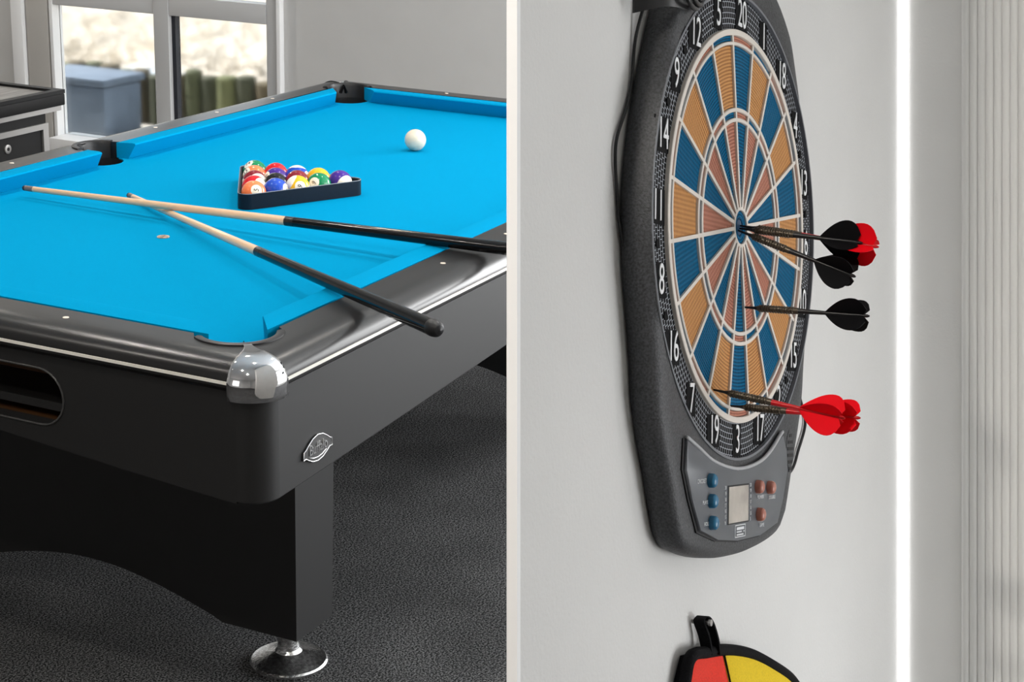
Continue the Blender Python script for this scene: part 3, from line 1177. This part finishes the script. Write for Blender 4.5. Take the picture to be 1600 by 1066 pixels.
# ------------------------------------------------------------------ black cabinet by the glazed door
ZC = ZB - 0.02
gx, gy = 2.02, 2.03
cab = thing('game_cabinet', 'black cabinet with recessed tray top and round lock by the glazed door', 'cabinet', (gx, gy, 0))
GL, GW = 1.5, 0.36
box('body', (-GL + 0.06, 0.03, 0.0), (-0.06, GW - 0.03, ZC - 0.05), M['box_black'], cab, bevel=0.006)
box('lid', (-GL, 0.0, ZC - 0.05), (0.0, GW, ZC - 0.012), M['box_black'], cab, bevel=0.006)
bm = bmesh.new()
for lo, hi in (((-GL, 0, ZC - 0.012), (0, 0.028, ZC)), ((-GL, GW - 0.028, ZC - 0.012), (0, GW, ZC)), ((-0.028, 0.028, ZC - 0.012), (0, GW - 0.028, ZC)), ((-GL, 0.028, ZC - 0.012), (-GL + 0.028, GW - 0.028, ZC))):
    bm_box(bm, lo, hi)
from_bm('lid_rim', bm, M['box_black'], cab)
box('tray', (-GL + 0.028, 0.028, ZC - 0.012), (-0.028, GW - 0.028, ZC - 0.008), M['tray'], cab)
box('upper_trim', (-GL + 0.01, 0.010, ZC - 0.066), (-0.01, GW - 0.01, ZC - 0.050), M['alu'], cab)
box('lower_trim', (-GL + 0.06, 0.022, ZC - 0.118), (-0.06, 0.030, ZC - 0.100), M['alu'], cab)
box('corner_trim', (-0.085, 0.022, 0.02), (-0.06, 0.03, ZC - 0.118), M['alu'], cab)
lk = lathe('lock', [(0.014, 0), (0.014, 0.004), (0.011, 0.005), (0.006, 0.005), (0.005, 0.002)], M['alu'], cab, n=20,
           matrix=Matrix.Translation((-0.245, 0.030, ZC - 0.155)) @ Matrix.Rotation(PI / 2, 4, 'X'))
lathe('keyhole', [(0.0055, 0.0), (0.0055, 0.0055)], M['gap'], lk, n=12)

# ------------------------------------------------------------------ dart corner (its own leaning partition)
BM = Matrix(((0.95818, 0.28608, -0.00754, -0.6216), (-0.05302, 0.15158, -0.98702, -1.0729), (-0.28123, 0.94614, 0.16041, 0.4804 + ZB), (0, 0, 0, 1)))
WD = -0.030                                # wall surface behind the target plane
TILT = 0.0317                              # wall verticals against the board's own


def wall_pt(u, v, w):
    """u: position at v = 0 along the wall; verticals lean by TILT."""
    return (u - TILT * v, v, w)


def solve_v(u, w, z):
    """height v at which the wall line through u reaches world height z."""
    p0 = BM @ Vector(wall_pt(u, 0, w))
    p1 = BM @ Vector(wall_pt(u, 1, w))
    return (z - p0.z) / (p1.z - p0.z)


UE, UC = -0.4566, 0.7568
cam_b = BM.inverted() @ CAM_C


def wall_prism(name, plan, material, z0=0.004, z1=CEIL - 0.004):
    """plan: list of (u, w) corners; extruded along the wall's verticals from floor to ceiling."""
    bm = bmesh.new()
    lo = [bm.verts.new(BM @ Vector(wall_pt(u, solve_v(u, w, z0), w))) for u, w in plan]
    hi = [bm.verts.new(BM @ Vector(wall_pt(u, solve_v(u, w, z1), w))) for u, w in plan]
    n = len(plan)
    bm.faces.new(lo)
    bm.faces.new(hi)
    for i in range(n):
        j = (i + 1) % n
        bm.faces.new((lo[i], lo[j], hi[j], hi[i]))
    return from_bm(name, bm, material)


# view line from the camera past the wall's free edge gives the taper of the wall end
ue2, we2 = UE - 0.0018, WD - 0.0078
dirv = Vector((ue2 - cam_b.x, we2 - cam_b.z)).normalized()
ub, wb = ue2 + dirv.x * 0.22, we2 + dirv.y * 0.22 + 0.004
structure(wall_prism('wall_partition', [(UE + 0.004, WD), (UC, WD), (UC + 0.10, wb), (ub, wb), (ue2 + 0.003, we2 + 0.0005)], M['dart_wall']), 'off-white wall carrying the dartboard')
structure(wall_prism('trim_4', [(UE, WD + 0.0006), (UE + 0.006, WD + 0.0006), (ue2 + 0.006, we2 - 0.0006), (ue2, we2 - 0.0006)], M['white_trim']), 'bright white edge trim of the wall between both rooms')  # white strip added as a plain dividing line between both rooms
# wall beyond the corner, facing the viewer
structure(wall_prism('wall_far', [(UC + 0.002, WD + 0.012), (UC + 0.002, WD + 0.095), (UC + 0.004, 0.90), (UC + 0.10, 0.90), (UC + 0.10, WD + 0.012)], M['end_wall']), 'pale wall past the corner beyond the dartboard')
strip = wall_prism('light_strip', [(UC - 0.003, WD + 0.0005), (UC - 0.003, WD + 0.0125), (UC + 0.001, WD + 0.0125), (UC + 0.001, WD + 0.0005)], M['led'], 0.01, CEIL - 0.01)  # emissive strip added where a reveal catches bright daylight
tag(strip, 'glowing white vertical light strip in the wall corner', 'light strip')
panel = thing('fluted_panel', 'pale fluted wall panel with narrow vertical ribs at the right edge', 'wall panel', matrix=BM @ Matrix.Translation((UC, 0, 0.06)))
vlo = solve_v(UC - 0.004, 0.1, 0.02)
vhi = solve_v(UC - 0.004, 0.1, CEIL - 0.02)
rib = None
for i in range(60):
    w0 = 0.060 + i * 0.0113
    if rib is None:
        bm = bmesh.new()
        prof = [(0.0005, 0.0001), (-0.0004, 0.0014), (-0.0012, 0.0040), (-0.0012, 0.0070), (-0.0004, 0.0098), (0.0005, 0.0111)]
        bm_loops(bm, [[(u - TILT * v, v, w) for u, w in prof] for v in (vlo + 0.25, vhi - 0.15)], True, True, True)
        rib = from_bm('rib', bm, M['reed'], panel, sharp=50)
    else:
        o = rib.copy()
        COL.objects.link(o)
        o.parent = panel
        o.location = (0, 0, i * 0.0113)

# ---- dartboard
board = thing('electronic_dartboard', 'electronic dartboard with blue and orange segments hanging on the wall', 'dartboard', matrix=BM)
half = [(0.0, 0.285), (0.06, 0.284), (0.115, 0.272), (0.162, 0.240), (0.186, 0.200), (0.208, 0.155), (0.232, 0.095), (0.2475, 0.035), (0.2505, -0.01), (0.246, -0.06),
        (0.2345, -0.11), (0.226, -0.15), (0.2205, -0.185), (0.207, -0.222), (0.188, -0.260), (0.171, -0.298), (0.156, -0.323), (0.124, -0.336), (0.06, -0.345), (0.0, -0.347)]
full = half + [(-x, y_) for x, y_ in reversed(half[1:-1])]
sm = smooth_path([(x, y_, 0) for x, y_ in full], 6, True)
NP = 160
raw = sorted([(math.atan2(p.y, p.x) % (2 * PI), math.hypot(p.x, p.y)) for p in sm])


def r_out_at(a):
    a %= 2 * PI
    for (a0, r0), (a1, r1) in zip(raw, raw[1:] + [(raw[0][0] + 2 * PI, raw[0][1])]):
        if a0 <= a <= a1:
            return r0 + (r1 - r0) * (a - a0) / max(1e-9, a1 - a0)
    return raw[0][1]


RO = [r_out_at(2 * PI * k / NP) for k in range(NP)]
RI = 0.2445


def ring_loop(fn, w):
    return [(fn(RO[k]) * math.cos(2 * PI * k / NP), fn(RO[k]) * math.sin(2 * PI * k / NP), w) for k in range(NP)]


bm = bmesh.new()
bm_loops(bm, [
    ring_loop(lambda r: r - 0.008, WD + 0.0005), ring_loop(lambda r: r - 0.003, WD + 0.003), ring_loop(lambda r: r, WD + 0.012), ring_loop(lambda r: r - 0.0005, -0.008),
    ring_loop(lambda r: max(r - 0.004, RI + 0.002), -0.001), ring_loop(lambda r: max(r - 0.012, RI + 0.0018), 0.0025), ring_loop(lambda r: max(r - 0.026, RI + 0.0016), 0.0035),
    ring_loop(lambda r: RI + 0.0014 + 0.15 * max(0.0, r - RI - 0.02), 0.0040), ring_loop(lambda r: RI, 0.0030), ring_loop(lambda r: RI - 0.001, -0.004), ring_loop(lambda r: 0.19, -0.006), ring_loop(lambda r: 0.001, -0.006)], True, True, False)
from_bm('housing', bm, M['abs'], board, sharp=50)


def annulus(name, r0, r1, w0, w1, material, parent=None, n=120):
    bm = bmesh.new()

    def lp(r, w):
        return [(r * math.cos(2 * PI * k / n), r * math.sin(2 * PI * k / n), w) for k in range(n)]
    bm_loops(bm, [lp(r0, w0), lp(r0, w1), lp(r1, w1), lp(r1, w0), lp(r0, w0)])
    bmesh.ops.remove_doubles(bm, verts=bm.verts, dist=1e-7)
    return from_bm(name, bm, material, parent, sharp=40)


annulus('rim_ring', RI - 0.0012, RI + 0.0016, -0.004, 0.0044, mat('rim_grey', (0.16, 0.17, 0.19), 0.3), board)  # lighter grey ring carries the highlight along the bezel rim in its colour
annulus('catch_ring', 0.2045, 0.2436, -0.004, 0.0, M['net'], board)

# spider: rings and radial bars
spm = bmesh.new()


def sp_ring(r0, r1, w1, n=120):
    def lp(r, w):
        return [(r * math.cos(2 * PI * k / n), r * math.sin(2 * PI * k / n), w) for k in range(n)]
    c = 0.0006
    bm_loops(spm, [lp(r0, -0.005), lp(r0, w1 - c), lp(r0 + c, w1), lp(r1 - c, w1), lp(r1, w1 - c), lp(r1, -0.005)])


sp_ring(0.2005, 0.2070, 0.0042)
sp_ring(0.1905, 0.1940, 0.0030)
sp_ring(0.1212, 0.1254, 0.0030)
sp_ring(0.1107, 0.1148, 0.0030)
sp_ring(0.0178, 0.0215, 0.0032, 40)
for k in range(20):
    a = math.radians(90 - 9 - 18 * k)
    mtx = Matrix.Rotation(a, 4, 'Z')
    bm_box(spm, (0.0205, -0.0020, -0.005), (0.2012, 0.0020, 0.0029), mtx)
from_bm('spider', spm, M['spider'], board, sharp=40)

# segments
SEG_BANDS = [('double', 0.1945, 0.2000), ('outer_single', 0.1258, 0.1900), ('triple', 0.1150, 0.1210), ('inner_single', 0.0220, 0.1105)]


def segment_mesh(name, r0, r1, material):
    bm = bmesh.new()
    n = 6
    g = 0.0019
    loops = []
    for k in range(n + 1):
        lp = []
        for r, w in ((r0, -0.005), (r0, 0.0002), (r0 + 0.0005, 0.0006), (r1 - 0.0005, 0.0006), (r1, 0.0002), (r1, -0.005)):
            ha = math.radians(9) - g / max(r, 0.02)
            a = PI / 2 + ha - 2 * ha * k / n
            lp.append((r * math.cos(a), r * math.sin(a), w))
        loops.append(lp)
    bm_loops(bm, loops, True, True, True)
    bmesh.ops.recalc_face_normals(bm, faces=bm.faces)
    me = bpy.data.meshes.new(name)
    bm.to_mesh(me)
    bm.free()
    me.materials.append(material)
    return me


NUMS = [20, 1, 18, 4, 13, 6, 10, 15, 2, 17, 3, 19, 7, 16, 8, 11, 14, 9, 12, 5]
seg_me = {}
for nm, r0, r1 in SEG_BANDS:
    for typ in (0, 1):
        if nm in ('double', 'triple'):
            mt = M['seg_pink'] if typ == 0 else M['seg_blue']
        elif nm == 'outer_single':
            mt = M['seg_blue'] if typ == 0 else M['seg_orange']
        else:
            mt = M['seg_blue'] if typ == 0 else M['seg_pink']
        seg_me[nm, typ] = segment_mesh('%s_segment' % nm, r0, r1, mt)
for k in range(20):
    for nm, r0, r1 in SEG_BANDS:
        o = link('%s_segment' % nm, seg_me[nm, k % 2], None, board)
        o.rotation_euler = (0, 0, -math.radians(18 * k))
lathe('outer_bull', [(0.0176, -0.005), (0.0176, 0.0010), (0.0090, 0.0010), (0.0090, -0.003)], M['seg_blue'], board, n=40, cap0=False, cap1=False)
lathe('bullseye', [(0.0082, -0.005), (0.0082, 0.0004), (0.0, 0.0004)], mat('bull_dark_blue', (0.006, 0.06, 0.15), 0.4), board, n=28, cap1=False)

# numerals on black pads
for k, num in enumerate(NUMS):
    a = math.radians(90 - 18 * k)
    r = 0.2250
    x, y_ = r * math.cos(a), r * math.sin(a)
    hw = 0.0120 if num < 10 else 0.0180
    pad = box('number_pad', (x - hw, y_ - 0.0170, -0.001), (x + hw, y_ + 0.0170, 0.0006), M['pad'], board)
    link('numeral', text_mesh(str(num), 0.0425, 0.66, 0.0004, 0.95), M['digit'], pad, matrix=Matrix.Translation((x, y_, 0.0013)))
# small black bosses between numbers on the net
for k in (16, 17, 3, 4, 7, 13, 14):
    a = math.radians(90 - 18 * k - 9)
    lathe('boss', [(0.0045, 0), (0.0045, 0.0012)], M['pad'], board, n=10, matrix=Matrix.Translation((0.226 * math.cos(a), 0.226 * math.sin(a), 0)))

# control panel
cp = [(-0.1583, -0.2216), (-0.1272, -0.2323), (-0.0824, -0.2476), (-0.0166, -0.257), (0.043, -0.2536), (0.0844, -0.243), (0.1299, -0.2203), (0.1434, -0.2398), (0.1473, -0.2609), (0.1328, -0.2924), (0.1141, -0.3181), (0.0554, -0.328), (-0.0144, -0.329), (-0.071, -0.3243), (-0.1213, -0.3126), (-0.1449, -0.2795), (-0.1607, -0.2507)]
c0 = Vector((-0.01, -0.275))
prism('panel_gasket', [(c0 + (Vector(p) - c0) * 1.035).to_tuple() for p in cp], 0.001, 0.0050, M['gap'], board)
plate = prism('control_panel', cp, 0.002, 0.0080, M['panel'], board, bevel=0.0012)
arcp = smooth_path([(x, y_ + 0.003, 0.0068) for x, y_ in cp[:7]], 6)
tube('panel_lip', arcp, 0.0022, mat('lip_grey', (0.45, 0.46, 0.48), 0.3), plate, 6)
scr = box('display', (-0.046, -0.311, 0.0075), (0.017, -0.2705, 0.0086), M['gap'], plate, bevel=0.0005)
box('display_glass', (-0.0445, -0.3095, 0.0080), (0.0145, -0.2720, 0.0090), M['lcd'], scr)
for bx_, by_, m_ in ((-0.0943, -0.2631, 'btn_blue'), (-0.0918, -0.2837, 'btn_blue'), (-0.0893, -0.3057, 'btn_blue'), (0.0476, -0.2753, 'btn_pink'), (0.0853, -0.2776, 'btn_pink'), (0.0526, -0.3051, 'btn_pink')):
    lathe('button', [(0.0074, 0.006), (0.0072, 0.0125), (0.0062, 0.0145), (0.004, 0.0157), (0.0, 0.0162)], M[m_], plate, n=20, cap1=False, matrix=Matrix.Translation((bx_ - 0.004, by_, 0)))
for txt, x, y_, sz in (('CRICKET', -0.1205, -0.2631, 0.0062), ('PLAYER', -0.1085, -0.2846, 0.0055), ('HOLD', -0.1055, -0.3062, 0.0055), ('POWER', 0.0544, -0.2868, 0.0058), ('DOUBLE', 0.0923, -0.2888, 0.0058), ('GAME', 0.0595, -0.3173, 0.0058)):
    link('panel_lettering', text_mesh(txt, sz, 1.0, 0.0002), M['print'], plate, matrix=Matrix.Translation((x, y_, 0.0083)))
for xx in (-0.0535, 0.0225):
    for q, s in enumerate(('20', '19', '18', '17', '16', '15', 'B')):
        link('score_mark', text_mesh(s, 0.0056, 0.9, 0.0002), M['print'], plate, matrix=Matrix.Translation((xx, -0.2725 - 0.0060 * q, 0.0083)))
bm = bmesh.new()
for lo, hi in (((-0.0245, -0.3255, 0.008), (0.0075, -0.3247, 0.0085)), ((-0.0245, -0.3133, 0.008), (0.0075, -0.3125, 0.0085)), ((-0.0245, -0.3255, 0.008), (-0.0235, -0.3125, 0.0085)), ((0.0065, -0.3255, 0.008), (0.0075, -0.3125, 0.0085)),
               ((-0.019, -0.3178, 0.008), (0.003, -0.3150, 0.0085)), ((-0.019, -0.3205, 0.008), (-0.004, -0.3192, 0.0085)), ((-0.019, -0.3235, 0.008), (0.001, -0.3222, 0.0085)), ((0.001, -0.3205, 0.008), (0.004, -0.3192, 0.0085))):
    bm_box(bm, lo, hi)
from_bm('panel_logo', bm, M['print'], plate)
# loudspeaker slots at the right of the panel
sl = [(0.168, -0.216), (0.182, -0.224), (0.187, -0.238), (0.182, -0.252), (0.170, -0.264), (0.160, -0.250), (0.158, -0.236), (0.161, -0.224)]
spk = prism('speaker_grille', [(x - 0.006, y_) for x, y_ in sl], 0.0005, 0.0042, M['abs'], board)
for q in range(6):
    yv = -0.2225 - 0.0075 * q
    w_ = (0.004, 0.0085, 0.010, 0.010, 0.008, 0.004)[q]
    box('slot', (0.166 - w_, yv - 0.0018, 0.003), (0.166 + w_, yv + 0.0018, 0.0046), M['gap'], spk)
# hanging strap and coiled lead at the top left of the housing
coil = []
for i in range(60):
    a = 2 * PI * i / 15
    coil.append((-0.172 + 0.024 * math.cos(a) + 0.0012 * i / 3, 0.205 + 0.0085 * math.sin(a) + 0.0006 * i / 3, 0.005 + 0.010 * math.sin(a * 0.5)))
lead = tag(tube('coiled_lead', [BM @ Vector(p) for p in coil], 0.0024, M['cable'], None, 7), 'black lead coiled at the top left of the dartboard', 'cable')
strap_pts = smooth_path([(-0.240, 0.192, -0.020), (-0.225, 0.198, -0.006), (-0.205, 0.203, 0.004), (-0.172, 0.205, 0.008)], 6)
bm = bmesh.new()
bm_loops(bm, [[(p.x, p.y + s * 0.010, p.z + q * 0.001) for s, q in ((-1, -1), (1, -1), (1, 1), (-1, 1))] for p in strap_pts], True, True, True)
bmesh.ops.transform(bm, matrix=BM, verts=bm.verts)
tag(from_bm('cable_wrap', bm, M['cable'], sharp=40), 'black strap gathered across the dartboard top left edge', 'strap')
cl = smooth_path([(-0.212, 0.205, -0.018), (-0.2201, 0.1623, -0.026), (-0.2262, 0.1185, -0.027), (-0.2385, 0.0923, -0.027), (-0.2586, 0.0621, -0.027), (-0.2620, 0.040, -0.027), (-0.2560, 0.012, -0.0275), (-0.2520, -0.015, -0.0270), (-0.2430, -0.045, -0.0240)], 8)
tag(tube('power_cable', [BM @ Vector(p) for p in cl], 0.0017, M['cable'], None, 7), 'thin black cable running down the left side of the dartboard', 'cable')
crr = smooth_path([(0.262, -0.150, -0.026), (0.300, -0.185, -0.027), (0.3163, -0.2045, -0.027), (0.3133, -0.2195, -0.027), (0.2917, -0.2424, -0.027), (0.2657, -0.2665, -0.027), (0.20, -0.283, -0.027)], 8)
tag(tube('power_cable', [BM @ Vector(p) for p in crr], 0.0019, M['cable'], None, 7), 'thin black cable looping beside the lower right of the dartboard', 'cable')

# ------------------------------------------------------------------ darts


def dart(label, tip, tail, red, roll=0.0, group='darts stuck in the board'):
    tip, tail = Vector(tip), Vector(tail)
    d = (tail - tip).normalized()
    ln = (tail - tip).length
    q = d.to_track_quat('Z', 'Y').to_matrix().to_4x4()
    q.translation = tip - d * 0.004
    t = thing('dart', label, 'dart', group=group, matrix=BM @ q @ Matrix.Rotation(roll, 4, 'Z'))
    s = (ln + 0.004) / 0.140
    pl_, fl = (M['red_plastic'], M['red_flight']) if red else (M['black_plastic'], M['black_flight'])
    lathe('point', [(0.0004, 0.0), (0.0010, 0.004 * s), (0.0015, 0.016 * s), (0.0022, 0.020 * s)], M['black_plastic'], t, n=12)
    prof = [(0.0022, 0.020 * s), (0.0034, 0.0225 * s)]
    z = 0.0225 * s
    while z < 0.060 * s:
        prof += [(0.0041, z + 0.0004), (0.0041, z + 0.0016), (0.0035, z + 0.0020), (0.0035, z + 0.0026)]
        z += 0.003
    prof += [(0.0034, 0.0625 * s), (0.0034, 0.0655 * s)]
    lathe('barrel', prof, M['barrel'], t, n=16, sharp=25)
    lathe('shaft', [(0.0030, 0.0655 * s), (0.0028, 0.072 * s), (0.0021, 0.094 * s), (0.0018, 0.138 * s), (0.0008, 0.1405 * s)], pl_, t, n=12)
    # flight: four rounded fins
    f0, f1 = 0.0925 * s, 0.1385 * s
    n = 14
    outl = []
    for i in range(n + 1):
        k = i / n
        z = f0 + (f1 - f0) * k
        outl.append((0.0232 * (math.sin(min(1.0, k / 0.72) * PI / 2) ** 0.95 if k < 0.72 else math.sqrt(max(0.0, 1 - ((k - 0.72) / 0.30) ** 2.2)) * 0.98 + 0.02), z))
    outl.append((0.0016, f1 - 0.004))
    bm = bmesh.new()
    for j in range(4):
        mtx = Matrix.Rotation(PI / 2 * j, 4, 'Z')
        th = 0.00028
        pl3 = [(0.0009, f0)] + outl
        a = [bm.verts.new(mtx @ Vector((r, th, z))) for r, z in pl3]
        b = [bm.verts.new(mtx @ Vector((r, -th, z))) for r, z in pl3]
        bm.faces.new(a)
        bm.faces.new(b[::-1])
        for i in range(len(a)):
            i2 = (i + 1) % len(a)
            bm.faces.new((a[i], b[i], b[i2], a[i2]))
    from_bm('flight', bm, fl, t)
    return t


dart('black dart in the bullseye, its flight in front of a red one', (0.0016, -0.001, 0), (0.0016, -0.0200, 0.1328), False, 0.45)
dart('black dart in the bullseye sloping down to the right', (-0.0023, -0.0034, 0), (-0.0023, -0.0546, 0.1270), False, 0.95)
dart('black dart alone in the segment below the bullseye', (0.0141, -0.0838, 0), (0.0141, -0.0942, 0.1372), False, 0.78)
dart('red dart in the bullseye, mostly hidden behind black flights', (0.0036, 0.0020, 0), (0.0036, -0.0243, 0.1490), True, 0.40)
dart('upper of two red darts low on the board', (-0.0708, -0.172, 0), (-0.0560, -0.1985, 0.1330), True, 0.55)
dart('lower of two red darts low on the board', (-0.0254, -0.1884, 0), (-0.0254, -0.1985, 0.1400), True, 0.85)

# ------------------------------------------------------------------ fabric pouch below the board
pouch = thing('fabric_pouch', 'red and yellow fabric pouch with black piping hanging by a loop', 'pouch', matrix=BM @ Matrix.Translation((0, -0.44, WD)))
PO = [(-0.0795, -0.4430), (-0.04, -0.4440), (0.02, -0.4490), (0.0846, -0.4610), (0.150, -0.481), (0.235, -0.511), (0.290, -0.545), (0.300, -0.60), (0.260, -0.655), (0.150, -0.685), (0.0, -0.690), (-0.10, -0.665), (-0.122, -0.60), (-0.112, -0.52), (-0.095, -0.465)]
PO = [(x, y_ + 0.44) for x, y_ in PO]


def dome(x, y_):
    cx, cy = 0.08, -0.13
    r = math.hypot((x - cx) / 0.20, (y_ - cy) / 0.125)
    return 0.016 + 0.018 * max(0.0, 1 - r * r)


def fabric(name, poly, m_, lift=0.0):
    bm = bmesh.new()
    cxx = sum(p[0] for p in poly) / len(poly)
    cyy = sum(p[1] for p in poly) / len(poly)
    base = [bm.verts.new((cxx + (x - cxx) * 0.97, cyy + (y_ - cyy) * 0.97, 0.0135)) for x, y_ in poly]
    prev = base
    for k in (0.985, 0.96, 0.8, 0.6, 0.4, 0.2, 0.05):
        cur = []
        for x, y_ in poly:
            xx, yy = cxx + (x - cxx) * k, cyy + (y_ - cyy) * k
            cur.append(bm.verts.new((xx, yy, lift + (dome(xx, yy) if k < 0.98 else dome(xx, yy) - 0.002))))
        for i in range(len(poly)):
            j = (i + 1) % len(poly)
            bm.faces.new((prev[i], prev[j], cur[j], cur[i]))
        prev = cur
    bm.faces.new(prev)
    bm.faces.new(base[::-1])
    return from_bm(name, bm, m_, pouch, sharp=60)


SEAM0, SEAM1 = 0.006, 0.022
redp = [PO[0], PO[1], (SEAM0, PO[2][1] + 0.001), (SEAM1, -0.245), PO[10], PO[11], PO[12], PO[13], PO[14]]
yelp = [(SEAM0 + 0.0008, PO[2][1] + 0.0005), PO[2], PO[3], PO[4], PO[5], PO[6], PO[7], PO[8], PO[9], (SEAM1 + 0.0008, -0.245)]


def dense(poly, n=5):
    out = []
    for i, p in enumerate(poly):
        q = poly[(i + 1) % len(poly)]
        for k in range(n):
            out.append((p[0] + (q[0] - p[0]) * k / n, p[1] + (q[1] - p[1]) * k / n))
    return out


prism('backing', dense(PO), 0.001, 0.0128, M['piping'], pouch)
fabric('red_panel', dense(redp), M['red_fabric'])
fabric('yellow_panel', dense(yelp), M['yellow_fabric'])
pipe = [Vector((p.x, p.y, dome(p.x, p.y) - 0.003)) for p in smooth_path([(x, y_, 0) for x, y_ in PO], 5, True)]
tube('piping', pipe, 0.0068, M['piping'], pouch, 8, True)
tube('seam', [(SEAM0 + (SEAM1 - SEAM0) * k / 8, PO[2][1] - 0.003 + (-0.240 - PO[2][1]) * k / 8, dome(SEAM0, PO[2][1] - 0.003 + (-0.240 - PO[2][1]) * k / 8) + 0.001) for k in range(9)], 0.0012, M['piping'], pouch, 5)
bm = bmesh.new()
lp = smooth_path([(-0.036, -0.006, 0.014), (-0.040, 0.012, 0.012), (-0.048, 0.026, 0.010), (-0.050, 0.031, 0.010), (-0.042, 0.0335, 0.011), (-0.032, 0.026, 0.013), (-0.022, 0.008, 0.015), (-0.018, -0.008, 0.016)], 5)
bm_loops(bm, [[(p.x + a * 0.0016, p.y + a * 0.0004, p.z + b * 0.006) for a, b in ((-1, -1), (1, -1), (1, 1), (-1, 1))] for p in lp], True, True, True)
from_bm('hanging_loop', bm, M['piping'], pouch, sharp=60)
lathe('hook', [(0.0022, 0.0), (0.0022, 0.018), (0.0035, 0.018), (0.0035, 0.021)], M['alu'], pouch, n=10, matrix=Matrix.Translation((-0.0435, 0.0275, 0.0)))
